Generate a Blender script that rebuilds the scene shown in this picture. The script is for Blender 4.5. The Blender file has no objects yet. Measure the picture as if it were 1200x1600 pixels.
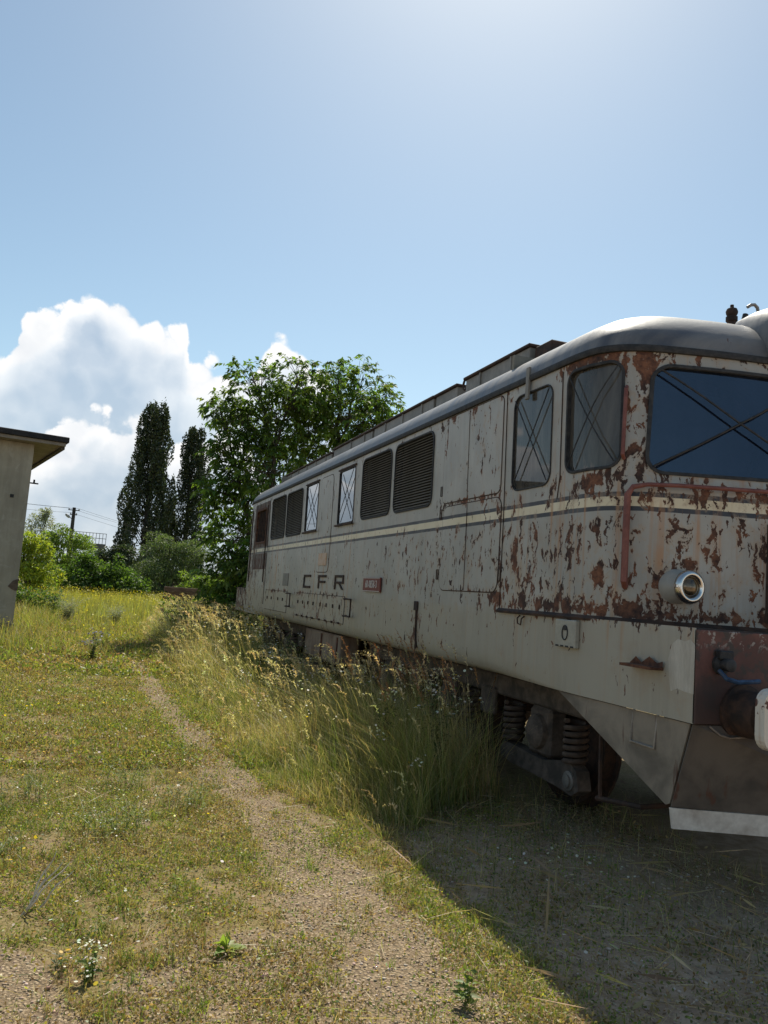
import bpy, bmesh, math, random
import numpy as np
from mathutils import Vector, Matrix
from mathutils.geometry import delaunay_2d_cdt

random.seed(7)
RNG = np.random.default_rng(7)
SC = bpy.context.scene
COL = SC.collection
pi = math.pi

# ------------------------------------------------------------------ camera
CAMH = 1.65
cam_d = bpy.data.cameras.new('camera')
cam = bpy.data.objects.new('camera', cam_d)
COL.objects.link(cam)
R_, U_, F_ = Vector((0.938, -0.338, 0.074)), Vector((-0.105, -0.073, 0.992)), Vector((0.330, 0.938, 0.104))
F_.normalize(); R_ = (R_ - F_ * R_.dot(F_)).normalized(); U_ = R_.cross(F_).normalized()
cam.matrix_world = Matrix(((R_.x, U_.x, -F_.x, 0), (R_.y, U_.y, -F_.y, 0), (R_.z, U_.z, -F_.z, CAMH), (0, 0, 0, 1)))
cam_d.sensor_fit = 'VERTICAL'; cam_d.sensor_height = 24.0; cam_d.lens = 24.0 * 1250 / 1600
cam_d.clip_start = 0.05; cam_d.clip_end = 3000
SC.camera = cam

# ------------------------------------------------------------------ light and exposure
SUN_AZ, SUN_EL = math.radians(26), math.radians(53)
SUN_DIR = Vector((math.sin(SUN_AZ) * math.cos(SUN_EL), math.cos(SUN_AZ) * math.cos(SUN_EL), math.sin(SUN_EL)))
sun_d = bpy.data.lights.new('sun', 'SUN'); sun_d.energy = 4.5; sun_d.angle = math.radians(0.53); sun_d.color = (1.0, 0.94, 0.82)
sun = bpy.data.objects.new('sun', sun_d); COL.objects.link(sun)
sun.rotation_euler = (-SUN_DIR).to_track_quat('-Z', 'Y').to_euler(); sun.location = (0, 0, 60)
SC.view_settings.view_transform = 'Standard'; SC.view_settings.look = 'None'
SC.view_settings.exposure = 0.54; SC.view_settings.gamma = 1.0
SC.view_settings.use_curve_mapping = False
SC.cycles.max_bounces = 8; SC.cycles.transparent_max_bounces = 12
SC.cycles.sample_clamp_indirect = 8.0

# ------------------------------------------------------------------ node helpers
class NT:
    def __init__(s, tree): s.t = tree
    def n(s, typ, ins=None, **kw):
        nd = s.t.nodes.new(typ)
        for k, v in kw.items(): setattr(nd, k, v)
        for k, v in (ins or {}).items():
            sock = nd.inputs[k]
            if isinstance(v, bpy.types.NodeSocket): s.t.links.new(v, sock)
            else: sock.default_value = v
        return nd
    def m(s, op, a, b=0.0, c=None, clamp=False):
        nd = s.n('ShaderNodeMath', {0: a, 1: b}, operation=op, use_clamp=clamp)
        if c is not None:
            if isinstance(c, bpy.types.NodeSocket): s.t.links.new(c, nd.inputs[2])
            else: nd.inputs[2].default_value = c
        return nd.outputs[0]
    def ss(s, v, lo, hi):
        nd = s.n('ShaderNodeMapRange', {'Value': v, 'From Min': lo, 'From Max': hi}, interpolation_type='SMOOTHSTEP')
        return nd.outputs[0]
    def lin(s, v, lo, hi, a=0.0, b=1.0):
        return s.n('ShaderNodeMapRange', {'Value': v, 'From Min': lo, 'From Max': hi, 'To Min': a, 'To Max': b}).outputs[0]
    def mix(s, f, a, b, blend='MIX'):
        nd = s.n('ShaderNodeMix', data_type='RGBA', blend_type=blend)
        for idx, v in ((0, f), (6, a), (7, b)):
            if isinstance(v, bpy.types.NodeSocket): s.t.links.new(v, nd.inputs[idx])
            elif idx == 0: nd.inputs[0].default_value = v
            else: nd.inputs[idx].default_value = (*v[:3], 1)
        return nd.outputs[2]
    def noise(s, vec, scale, detail=4, rough=0.55, dist=0.0):
        return s.n('ShaderNodeTexNoise', {'Vector': vec, 'Scale': scale, 'Detail': detail, 'Roughness': rough, 'Distortion': dist}).outputs[0]
    def vscale(s, vec, sc, off=(0, 0, 0)):
        return s.n('ShaderNodeMapping', {'Vector': vec, 'Scale': sc, 'Location': off}).outputs[0]
    def link(s, a, b): s.t.links.new(a, b)

def new_mat(name):
    m = bpy.data.materials.new(name); m.use_nodes = True
    t = NT(m.node_tree); m.node_tree.nodes.clear()
    out = t.n('ShaderNodeOutputMaterial')
    return m, t, out

def bsdf(t, out, col, rough=0.6, metal=0.0, height=None, bump=0.3, bdist=0.01, spec=0.5):
    b = t.n('ShaderNodeBsdfPrincipled', {'Metallic': metal})
    for k, v in (('Base Color', col), ('Roughness', rough), ('Specular IOR Level', spec)):
        if isinstance(v, bpy.types.NodeSocket): t.link(v, b.inputs[k])
        else: b.inputs[k].default_value = (*v[:3], 1) if k == 'Base Color' else v
    if height is not None:
        bp = t.n('ShaderNodeBump', {'Height': height, 'Strength': bump, 'Distance': bdist})
        t.link(bp.outputs[0], b.inputs['Normal'])
    t.link(b.outputs[0], out.inputs[0])
    return b

# ------------------------------------------------------------------ world: sky with cumulus towers along the horizon
W = bpy.data.worlds.new('World'); SC.world = W; W.use_nodes = True
wt = NT(W.node_tree); W.node_tree.nodes.clear()
wout = wt.n('ShaderNodeOutputWorld')
sky = wt.n('ShaderNodeTexSky', sky_type='NISHITA', sun_disc=False, sun_elevation=SUN_EL, sun_rotation=SUN_AZ, air_density=1.0, dust_density=0.55, ozone_density=1.0, altitude=100)
gen = wt.n('ShaderNodeTexCoord').outputs['Generated']
sep = wt.n('ShaderNodeSeparateXYZ', {0: gen})
az = wt.m('MULTIPLY', wt.m('ARCTAN2', sep.outputs[0], sep.outputs[1]), 180 / pi)
el = wt.m('MULTIPLY', wt.m('ARCSINE', sep.outputs[2]), 180 / pi)
CLOUD_SHADE, CLOUD_LIT = (3.35, 4.0, 4.85), (7.2, 7.2, 7.2)
fine = wt.n('ShaderNodeTexNoise', {'Vector': gen, 'Scale': 26.0, 'Detail': 6.0, 'Roughness': 0.60})
jit = wt.n('ShaderNodeMixRGB', {0: 0.03, 1: gen, 2: fine.outputs[1]}).outputs[0]
def tops(prof):
    """height of the cloud tops round the horizon (degrees) against azimuth"""
    rn = wt.n('ShaderNodeValToRGB', {0: wt.lin(az, -60, 60)}); rp = rn.color_ramp; rp.interpolation = 'LINEAR'
    while len(rp.elements) < len(prof): rp.elements.new(0.5)
    for e, (a, h) in zip(rp.elements, prof): e.position = (a + 60) / 120; e.color = (h / 30, h / 30, h / 30, 1)
    return wt.m('MULTIPLY', rn.outputs[0], 30)
def billow(vec, sc):
    """heaped forms: rounded cells of two sizes on a slow swell"""
    nz = wt.n('ShaderNodeTexNoise', {'Vector': vec, 'Scale': 8.0 * sc, 'Detail': 2.0, 'Roughness': 0.5})
    v1 = wt.n('ShaderNodeTexVoronoi', {'Vector': vec, 'Scale': 16.0 * sc}, feature='F1').outputs[0]
    v2 = wt.n('ShaderNodeTexVoronoi', {'Vector': vec, 'Scale': 40.0 * sc}, feature='F1').outputs[0]
    b = wt.m('ADD', wt.m('MULTIPLY', wt.m('SUBTRACT', 0.42, v1), 2.4), wt.m('MULTIPLY', wt.m('SUBTRACT', 0.42, v2), 1.5))
    return wt.m('ADD', wt.m('MULTIPLY', wt.m('SUBTRACT', nz.outputs[0], 0.5), 3.0), b)
def layer(prof, off, sc, thick, solid):
    top = tops(prof)
    v0 = wt.n('ShaderNodeVectorMath', {0: jit, 1: off}, operation='ADD').outputs[0]
    v1 = wt.n('ShaderNodeVectorMath', {0: v0, 1: tuple(SUN_DIR * 0.020)}, operation='ADD').outputs[0]
    d0 = billow(v0, sc); d1 = billow(v1, sc)
    dens = wt.m('ADD', wt.m('ADD', wt.m('SUBTRACT', top, el), d0), wt.m('MULTIPLY', wt.m('SUBTRACT', fine.outputs[0], 0.5), 2.1))
    cover = wt.ss(dens, 0.05, 0.60)
    th = wt.m('MULTIPLY', wt.lin(wt.noise(v0, 5.0, 3, 0.5), 0.35, 0.65, 0.35, 1.7), thick)
    rim = wt.m('SUBTRACT', 1.0, wt.ss(wt.m('DIVIDE', dens, th), 0.25, 1.25))
    lit = wt.m('ADD', wt.m('MULTIPLY', rim, 0.86), wt.m('MULTIPLY', wt.m('SUBTRACT', d0, d1), 0.20))
    lit = wt.m('ADD', wt.m('ADD', lit, 0.10), wt.m('MULTIPLY', wt.m('SUBTRACT', fine.outputs[0], 0.5), 0.30), clamp=True)
    return wt.m('MULTIPLY', cover, wt.m('MAXIMUM', solid, rim)), wt.mix(lit, CLOUD_SHADE, CLOUD_LIT)
A = [(-60, 9), (-30, 11), (-14, 13.5), (-8.2, 15.0), (-7.2, 14.6), (-6, 17.0), (-4.4, 16.8), (-2, 18.2), (1.5, 18.3), (4.4, 17.9), (4.7, 16.6), (5.2, 16.0), (7.2, 15.4), (9.2, 14.8), (10.2, 16.9), (12.4, 17.3), (14.2, 16.0), (15.5, 12.5), (19, 6.5), (30, 4), (60, 6)]
B = [(-60, 6), (-20, 7), (-12, 10), (-7.8, 9.2), (-6.2, 6.5), (-4.4, 9.8), (-2.6, 10.8), (-0.5, 11.3), (0.6, 10.8), (1.6, 11.6), (3.0, 11.2), (4.0, 9.5), (6.5, 10.5), (9.0, 12.0), (11, 8), (16, 5), (60, 3)]
cA, kA = layer(A, (0.0, 0.0, 0.0), 1.0, 4.2, 0.80)
cB, kB = layer(B, (3.1, 1.7, 0.4), 1.15, 3.6, 0.55)
SKY_GAIN = (0.94, 0.965, 0.85)
skyc = wt.mix(1.0, sky.outputs[0], SKY_GAIN, 'MULTIPLY')
wcol = wt.mix(cB, wt.mix(cA, skyc, kA), kB)
bg0 = wt.n('ShaderNodeBackground', {'Color': skyc, 'Strength': 0.10})
bg1 = wt.n('ShaderNodeBackground', {'Color': wcol, 'Strength': 0.10})
zone = wt.m('MULTIPLY', wt.m('LESS_THAN', el, 22.5), wt.m('GREATER_THAN', el, -0.5))     # clouds stand only in this belt
wm = wt.n('ShaderNodeMixShader', {0: zone, 1: bg0.outputs[0], 2: bg1.outputs[0]})
wt.link(wm.outputs[0], wout.inputs[0])
W.cycles.sampling_method = 'MANUAL'; W.cycles.sample_map_resolution = 512

# ------------------------------------------------------------------ object helpers
def tag(o, label=None, cat=None, group=None, kind=None):
    if label: o['label'] = label
    if cat: o['category'] = cat
    if group: o['group'] = group
    if kind: o['kind'] = kind
    return o
def empty(name, loc, rz=0.0, label=None, cat=None, group=None):
    o = bpy.data.objects.new(name, None); COL.objects.link(o); o.location = loc; o.rotation_euler = (0, 0, rz)
    o.empty_display_size = 0.3
    return tag(o, label, cat, group)
def link_mesh(name, me, mat, parent=None):
    o = bpy.data.objects.new(name, me); COL.objects.link(o)
    if mat is not None and not me.materials: me.materials.append(mat)
    if parent is not None: o.parent = parent
    return o

class MB:
    """collects vertices and faces; build() links them as ONE mesh object"""
    def __init__(s, off=(0, 0, 0)): s.v = []; s.f = []; s.off = off; s.attr = {}
    def add(s, vs, fs):
        b = len(s.v); s.v += [tuple(p) for p in vs]; s.f += [tuple(i + b for i in f) for f in fs]
    def box(s, x0, x1, y0, y1, z0, z1, bev=0.0):
        if bev <= 0:
            vs = [(x, y, z) for z in (z0, z1) for y in (y0, y1) for x in (x0, x1)]
            s.add(vs, [(0, 2, 3, 1), (4, 5, 7, 6), (0, 1, 5, 4), (2, 6, 7, 3), (0, 4, 6, 2), (1, 3, 7, 5)])
        else:
            b = bev; vs = []; idx = {}
            for i, x in enumerate((x0, x1)):
                for j, y in enumerate((y0, y1)):
                    for k, z in enumerate((z0, z1)):
                        sx, sy, sz = (1, -1)[i], (1, -1)[j], (1, -1)[k]
                        for a, p in enumerate(((x, y + sy * b, z + sz * b), (x + sx * b, y, z + sz * b), (x + sx * b, y + sy * b, z))):
                            idx[(i, j, k, a)] = len(vs); vs.append(p)
            fs = []
            for i in (0, 1): fs.append([idx[(i, j, k, 0)] for j, k in ((0, 0), (1, 0), (1, 1), (0, 1))])
            for j in (0, 1): fs.append([idx[(i, j, k, 1)] for i, k in ((0, 0), (1, 0), (1, 1), (0, 1))])
            for k in (0, 1): fs.append([idx[(i, j, k, 2)] for i, j in ((0, 0), (1, 0), (1, 1), (0, 1))])
            for j in (0, 1):
                for k in (0, 1): fs.append([idx[(0, j, k, 1)], idx[(1, j, k, 1)], idx[(1, j, k, 2)], idx[(0, j, k, 2)]])
            for i in (0, 1):
                for k in (0, 1): fs.append([idx[(i, 0, k, 0)], idx[(i, 1, k, 0)], idx[(i, 1, k, 2)], idx[(i, 0, k, 2)]])
                for j in (0, 1): fs.append([idx[(i, j, 0, 0)], idx[(i, j, 1, 0)], idx[(i, j, 1, 1)], idx[(i, j, 0, 1)]])
            for i in (0, 1):
                for j in (0, 1):
                    for k in (0, 1): fs.append([idx[(i, j, k, a)] for a in (0, 1, 2)])
            s.add(vs, fs)
        return s
    def tube(s, pts, r, n=8, caps=True):
        pts = [Vector(p) for p in pts]; rs = r if isinstance(r, (list, tuple)) else [r] * len(pts)
        vs = []; fs = []; up = None
        for i, p in enumerate(pts):
            t = (pts[min(i + 1, len(pts) - 1)] - pts[max(i - 1, 0)]).normalized()
            if up is None: up = t.orthogonal().normalized()
            up = (up - t * up.dot(t)).normalized() if (up - t * up.dot(t)).length > 1e-6 else t.orthogonal().normalized()
            w = t.cross(up)
            for k in range(n):
                a = 2 * pi * k / n; vs.append(p + (up * math.cos(a) + w * math.sin(a)) * rs[i])
        for i in range(len(pts) - 1):
            for k in range(n):
                fs.append((i * n + k, i * n + (k + 1) % n, (i + 1) * n + (k + 1) % n, (i + 1) * n + k))
        if caps: fs.append(tuple(range(n - 1, -1, -1))); fs.append(tuple(range((len(pts) - 1) * n, len(pts) * n)))
        s.add(vs, fs); return s
    def lathe(s, base, axis, prof, n=20, caps=True):
        base = Vector(base); axis = Vector(axis).normalized(); u = axis.orthogonal().normalized(); w = axis.cross(u)
        vs = []; fs = []
        for (r, h) in prof:
            for k in range(n):
                a = 2 * pi * k / n; vs.append(base + axis * h + (u * math.cos(a) + w * math.sin(a)) * r)
        for i in range(len(prof) - 1):
            for k in range(n): fs.append((i * n + k, i * n + (k + 1) % n, (i + 1) * n + (k + 1) % n, (i + 1) * n + k))
        if caps: fs.append(tuple(range(n - 1, -1, -1))); fs.append(tuple(range((len(prof) - 1) * n, len(prof) * n)))
        s.add(vs, fs); return s
    def prism(s, poly, axis, a0, a1):
        """poly: 2D points in the other two axes (cyclic order x,y,z without axis)"""
        def mk(p, a):
            if axis == 0: return (a, p[0], p[1])
            if axis == 1: return (p[0], a, p[1])
            return (p[0], p[1], a)
        n = len(poly)
        s.add([mk(p, a0) for p in poly] + [mk(p, a1) for p in poly],
              [tuple(range(n)), tuple(range(2 * n - 1, n - 1, -1))] + [(i, i + n, (i + 1) % n + n, (i + 1) % n) for i in range(n)])
        return s
    def mirrored(s, cx):
        o = MB(s.off); o.v = [(2 * cx - x, y, z) for x, y, z in s.v]; o.f = [tuple(reversed(f)) for f in s.f]; o.attr = dict(s.attr); return o
    def merge(s, o):
        b = len(s.v); s.v += o.v; s.f += [tuple(i + b for i in f) for f in o.f]
        for k in s.attr: s.attr[k] = list(s.attr[k]) + list(o.attr.get(k, [0] * len(o.v)))
        return s
    def mesh(s, name, smooth=False, angle=None):
        me = bpy.data.meshes.new(name); ox, oy, oz = s.off
        me.from_pydata([(x - ox, y - oy, z - oz) for x, y, z in s.v], [], s.f)
        for k, vals in s.attr.items():
            a = me.attributes.new(k, 'FLOAT', 'POINT'); a.data.foreach_set('value', np.asarray(vals, np.float32))
        bm = bmesh.new(); bm.from_mesh(me); bmesh.ops.recalc_face_normals(bm, faces=bm.faces); bm.to_mesh(me); bm.free()
        if smooth:
            me.polygons.foreach_set('use_smooth', [True] * len(me.polygons))
            if angle: me.set_sharp_from_angle(angle=math.radians(angle))
        me.update(); return me
    def build(s, name, mat, parent=None, smooth=False, angle=40):
        return link_mesh(name, s.mesh(name, smooth, angle), mat, parent)

def np_mesh(name, V, T, mat, col=None, parent=None, off=(0, 0, 0)):
    """triangle mesh from arrays, with a colour attribute"""
    me = bpy.data.meshes.new(name); V = np.asarray(V, np.float32) - np.asarray(off, np.float32); T = np.asarray(T, np.int32)
    me.vertices.add(len(V)); me.vertices.foreach_set('co', V.ravel())
    me.loops.add(T.size); me.loops.foreach_set('vertex_index', T.ravel())
    me.polygons.add(len(T)); me.polygons.foreach_set('loop_start', np.arange(0, T.size, 3, dtype=np.int32))
    me.update(calc_edges=True)
    if col is not None:
        a = me.attributes.new('Col', 'FLOAT_COLOR', 'POINT')
        a.data.foreach_set('color', np.concatenate([col, np.ones((len(col), 1))], 1).astype(np.float32).ravel())
    return link_mesh(name, me, mat, parent)

# value noise for placing things
_perm = np.random.default_rng(3).random((256, 256))
def vnoise(x, y, sc=1.0, seed=0):
    x = np.asarray(x, float) * sc + seed * 17.3; y = np.asarray(y, float) * sc + seed * 5.7
    xi = np.floor(x).astype(int); yi = np.floor(y).astype(int); fx = x - xi; fy = y - yi
    fx = fx * fx * (3 - 2 * fx); fy = fy * fy * (3 - 2 * fy)
    g = lambda a, b: _perm[a % 256, b % 256]
    return (g(xi, yi) * (1 - fx) + g(xi + 1, yi) * fx) * (1 - fy) + (g(xi, yi + 1) * (1 - fx) + g(xi + 1, yi + 1) * fx) * fy
def fbm(x, y, sc=1.0, seed=0, o=3):
    r = 0; a = 0.5; t = 0
    for k in range(o): r = r + a * vnoise(x, y, sc * 2 ** k, seed + k); t += a; a *= 0.5
    return r / t
def sstep(v, a, b):
    t = np.clip((np.asarray(v, float) - a) / (b - a), 0, 1); return t * t * (3 - 2 * t)

# ------------------------------------------------------------------ materials
def obj_vec(t): return t.n('ShaderNodeTexCoord').outputs['Object']
def plain(name, ca, cb, scale=8, rough=0.7, bump=0.2, metal=0.0, stretch=(1, 1, 1), detail=5, spec=0.4, bdist=0.01, lo=0.35, hi=0.65):
    m, t, out = new_mat(name); v = t.vscale(obj_vec(t), stretch)
    n1 = t.noise(v, scale, detail, 0.6, 0.3)
    c = t.mix(t.ss(n1, lo, hi), ca, cb)
    n2 = t.noise(v, scale * 6, 3, 0.6)
    c = t.mix(t.lin(n2, 0.3, 0.7, 0.0, 0.35), c, tuple(x * 0.55 for x in ca))
    bsdf(t, out, c, rough, metal, t.m('ADD', n1, t.m('MULTIPLY', n2, 0.4)), bump, bdist, spec)
    return m
def leafy(name, trans=0.45, rough=0.55, gloss=0.04):
    m, t, out = new_mat(name)
    a = t.n('ShaderNodeAttribute', attribute_name='Col').outputs[0]
    d = t.n('ShaderNodeBsdfDiffuse', {'Color': a})
    tcol = t.mix(1.0, a, (1.15, 1.2, 0.55), 'MULTIPLY')
    tr = t.n('ShaderNodeBsdfTranslucent', {'Color': tcol})
    g = t.n('ShaderNodeBsdfGlossy', {'Roughness': rough, 'Color': (1, 1, 1, 1)})
    s1 = t.n('ShaderNodeMixShader', {0: trans, 1: d.outputs[0], 2: tr.outputs[0]})
    s2 = t.n('ShaderNodeMixShader', {0: gloss, 1: s1.outputs[0], 2: g.outputs[0]})
    t.link(s2.outputs[0], out.inputs[0]); return m
M_LEAF = leafy('leaf', 0.48, 0.5, 0.025)
M_LEAF_DARK = leafy('poplar_leaf', 0.25, 0.45, 0.04)
M_GRASS = leafy('grass_blade', 0.48, 0.5, 0.03)
# ------------------------------------------------------------------ locomotive: materials
LOC = (4.8, 11.315, 0.0)          # middle of the locomotive at rail level
def paint_mat(name, stripes=True, base=(0.385, 0.372, 0.330), low=(0.375, 0.345, 0.280)):
    m, t, out = new_mat(name)
    oc = obj_vec(t)
    p = t.n('ShaderNodeVectorMath', {0: oc, 1: LOC}, operation='ADD').outputs[0]
    sp = t.n('ShaderNodeSeparateXYZ', {0: p}); Z = sp.outputs[2]
    wear = t.n('ShaderNodeAttribute', attribute_name='wear').outputs['Fac']
    drip = t.n('ShaderNodeAttribute', attribute_name='drip').outputs['Fac']
    # paint, faded in cloudy patches and thin vertical wash marks
    big = t.noise(p, 1.3, 5, 0.6, 0.4)
    wash = t.noise(t.vscale(p, (5, 5, 0.45)), 1.7, 6, 0.7, 0.6)
    c = t.mix(t.ss(big, 0.3, 0.7), tuple(x * 0.86 for x in base), tuple(x * 1.10 for x in base))
    c = t.mix(t.ss(t.m('ADD', Z, t.m('MULTIPLY', big, 0.12)), 1.72, 1.60), c, low)
    c = t.mix(t.m('MULTIPLY', t.lin(wash, 0.42, 0.75, 0.0, 0.42), t.ss(t.noise(p, 0.9, 3), 0.38, 0.62)), c, (0.19, 0.175, 0.14))
    c = t.mix(t.m('MULTIPLY', t.ss(t.noise(p, 2.3, 6, 0.65, 0.6), 0.52, 0.75), 0.45), c, (0.33, 0.245, 0.165))
    if stripes:
        zz = t.m('ADD', Z, t.m('MULTIPLY', t.m('SUBTRACT', t.noise(p, 5, 3), 0.5), 0.008))
        az_ = t.m('ABSOLUTE', t.m('SUBTRACT', zz, 2.435))
        dark = t.m('MULTIPLY', t.ss(az_, 0.070, 0.066), t.lin(t.noise(p, 3, 4), 0.35, 0.5, 0.85, 1.0))
        c = t.mix(dark, c, (0.034, 0.036, 0.044))
        cream = t.mix(t.ss(big, 0.3, 0.7), (0.66, 0.57, 0.38), (0.74, 0.66, 0.49))
        c = t.mix(t.ss(az_, 0.036, 0.033), c, cream)
    # thin rust-coloured run marks
    ds = t.noise(t.vscale(p, (13, 13, 0.28)), 1.0, 4, 0.6, 0.1)
    dm = t.m('MULTIPLY', t.ss(ds, 0.53, 0.68), drip)
    dm2 = t.m('MULTIPLY', dm, t.lin(t.noise(p, 4, 3), 0.3, 0.65, 0.25, 1.0))
    c = t.mix(t.m('MULTIPLY', dm2, 0.8, clamp=True), c, (0.40, 0.185, 0.06))
    # flaked patches: big torn ones and small upright ticks
    warp = t.n('ShaderNodeVectorMath', {0: p, 1: t.n('ShaderNodeVectorMath', {0: t.n('ShaderNodeTexNoise', {'Vector': p, 'Scale': 9.0, 'Detail': 4.0}).outputs[1], 1: (0.10, 0.10, 0.10)}, operation='MULTIPLY').outputs[0]}, operation='ADD').outputs[0]
    n1 = t.noise(t.vscale(warp, (1, 1, 0.62)), 9.5, 7, 0.62, 0.30)
    f1 = t.ss(n1, t.m('SUBTRACT', 0.815, t.m('MULTIPLY', wear, 0.235)), t.m('SUBTRACT', 0.828, t.m('MULTIPLY', wear, 0.235)))
    n2 = t.noise(t.vscale(warp, (1, 1, 0.30)), 17, 5, 0.62, 0.2)
    f2 = t.ss(n2, t.m('SUBTRACT', 0.70, t.m('MULTIPLY', wear, 0.125)), t.m('SUBTRACT', 0.72, t.m('MULTIPLY', wear, 0.125)))
    fl = t.m('MAXIMUM', f1, f2)
    # paler halo of primer and rust stain round the flakes
    halo = t.ss(n1, t.m('SUBTRACT', 0.71, t.m('MULTIPLY', wear, 0.235)), t.m('SUBTRACT', 0.82, t.m('MULTIPLY', wear, 0.235)))
    c = t.mix(t.m('MULTIPLY', halo, 0.50), c, (0.38, 0.275, 0.175))
    rn = t.noise(p, 26, 6, 0.65, 0.3)
    rust = t.mix(t.ss(rn, 0.3, 0.7), (0.075, 0.032, 0.021), (0.23, 0.098, 0.050))
    rust = t.mix(t.ss(t.noise(p, 60, 3), 0.66, 0.74), rust, (0.30, 0.24, 0.19))
    rust = t.mix(t.ss(t.noise(p, 3.5, 4, 0.6), 0.40, 0.60), rust, t.mix(t.ss(rn, 0.35, 0.65), (0.030, 0.018, 0.015), (0.075, 0.038, 0.026)))
    c = t.mix(fl, c, rust)
    rough = t.lin(fl, 0, 1, 0.42, 0.85)
    hgt = t.m('SUBTRACT', t.m('MULTIPLY', t.noise(p, 2.6, 3), 1.1), t.m('MULTIPLY', fl, 0.35))
    hgt = t.m('ADD', hgt, t.m('MULTIPLY', t.m('MULTIPLY', rn, fl), 0.35))
    bsdf(t, out, c, rough, 0.0, hgt, 0.5, 0.014, 0.45)
    return m
M_PAINT = paint_mat('grey_flaking_paint')
def roof_mat():
    m, t, out = new_mat('weathered_roof_paint'); v = obj_vec(t)
    n = t.noise(t.vscale(v, (0.35, 2.6, 0.5)), 2.2, 6, 0.65, 0.3); n2 = t.noise(v, 3.5, 6, 0.6, 0.4)
    c = t.mix(t.ss(n, 0.3, 0.7), (0.07, 0.074, 0.085), (0.20, 0.195, 0.185))
    c = t.mix(t.ss(n2, 0.5, 0.75), c, (0.15, 0.14, 0.13))
    c = t.mix(t.ss(t.noise(v, 7, 6, 0.65, 0.5), 0.68, 0.71), c, (0.10, 0.05, 0.03))
    bsdf(t, out, c, t.lin(n, 0.3, 0.7, 0.38, 0.6), 0.0, n2, 0.25, 0.02, 0.5); return m
M_ROOF = roof_mat()
def beam_mat():
    m, t, out = new_mat('flaked_oxide_red'); v = obj_vec(t); n = t.noise(v, 5, 6, 0.6, 0.3)
    c = t.mix(t.ss(n, 0.35, 0.65), (0.095, 0.042, 0.034), (0.145, 0.062, 0.048))
    z = t.n('ShaderNodeSeparateXYZ', {0: v}).outputs[2]
    fl = t.m('MULTIPLY', t.ss(t.noise(v, 17, 6, 0.62, 0.4), 0.56, 0.58), t.ss(z, 1.46, 1.55))
    c = t.mix(fl, c, (0.30, 0.27, 0.24)); c = t.mix(t.ss(t.noise(v, 9, 5, .6), .52, .60), c, (0.060, 0.045, 0.038))
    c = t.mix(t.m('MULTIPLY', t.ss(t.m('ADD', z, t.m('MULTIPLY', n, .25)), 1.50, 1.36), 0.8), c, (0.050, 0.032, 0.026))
    bsdf(t, out, c, 0.75, 0, n, 0.4); return m
M_RUST = plain('brown_rust', (0.060, 0.026, 0.017), (0.17, 0.070, 0.035), 14, 0.85, 0.5)
M_RUSTDK = plain('dark_rusty_steel', (0.030, 0.021, 0.017), (0.085, 0.045, 0.028), 9, 0.8, 0.5)
M_BOGIE = plain('dusty_bogie_steel', (0.060, 0.048, 0.038), (0.15, 0.115, 0.088), 7, 0.85, 0.5)
M_BLACK = plain('aged_rubber', (0.022, 0.023, 0.024), (0.050, 0.048, 0.046), 20, 0.7, 0.3)
M_REDPIPE = plain('faded_red_paint', (0.17, 0.058, 0.046), (0.25, 0.095, 0.072), 9, 0.6, 0.2)
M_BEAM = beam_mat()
M_WHITE = plain('rust_spotted_white', (0.62, 0.58, 0.50), (0.70, 0.67, 0.60), 6, 0.55, 0.2)
M_BLUE = plain('blue_painted_metal', (0.022, 0.045, 0.09), (0.05, 0.10, 0.18), 20, 0.45, 0.2)
M_STEEL = plain('bare_grey_steel', (0.24, 0.22, 0.20), (0.34, 0.32, 0.29), 15, 0.5, 0.2, 0.6)
M_INSIDE = plain('dull_cab_lining', (0.20, 0.185, 0.15), (0.28, 0.26, 0.21), 4, 0.8, 0.1)
M_DARKIN = plain('dark_interior', (0.02, 0.02, 0.02), (0.045, 0.042, 0.04), 4, 0.8, 0.1)
M_TANK = plain('rusty_tan_tank', (0.17, 0.10, 0.062), (0.31, 0.24, 0.17), 4, 0.8, 0.3, 0, (1, 1, 0.4))
M_PLATE = plain('plate_red', (0.17, 0.042, 0.032), (0.22, 0.065, 0.048), 16, 0.55, 0.2)
M_NUM = plain('plate_lettering', (0.55, 0.50, 0.45), (0.66, 0.62, 0.56), 16, 0.6, 0.1)
M_PAPER = plain('sun_bleached_paper', (0.60, 0.38, 0.24), (0.66, 0.52, 0.40), 9, 0.8, 0.1)
M_HATCH = plain('grey_hatch_paint', (0.21, 0.20, 0.175), (0.30, 0.28, 0.245), 3, 0.6, 0.2)
M_BUFFER = None
def spotted():
    m, t, out = new_mat('white_paint_rust_spots'); v = obj_vec(t)
    n = t.noise(v, 16, 5, 0.6, 0.4)
    c = t.mix(t.ss(n, 0.58, 0.61), (0.62, 0.57, 0.48), (0.10, 0.04, 0.025))
    c = t.mix(t.m('MULTIPLY', t.ss(t.noise(t.vscale(v, (30, 30, 2)), 1.0, 4), 0.52, 0.7), 0.5), c, (0.34, 0.19, 0.09))
    bsdf(t, out, c, 0.6, 0.0, n, 0.3); return m
M_BUFFER = spotted()
def chrome():
    m, t, out = new_mat('dull_chrome'); bsdf(t, out, (0.62, 0.61, 0.58), 0.22, 1.0, t.noise(obj_vec(t), 30, 3), 0.1); return m
M_CHROME = chrome()
def lens_mat():
    m, t, out = new_mat('amber_lamp_glass'); v = obj_vec(t); n = t.noise(v, 14, 3, .5)
    b = bsdf(t, out, t.mix(t.ss(n, .35, .65), (0.03, 0.022, 0.014), (0.20, 0.14, 0.07)), 0.04, 0.3, spec=0.9); return m
M_LENS = lens_mat()
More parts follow.
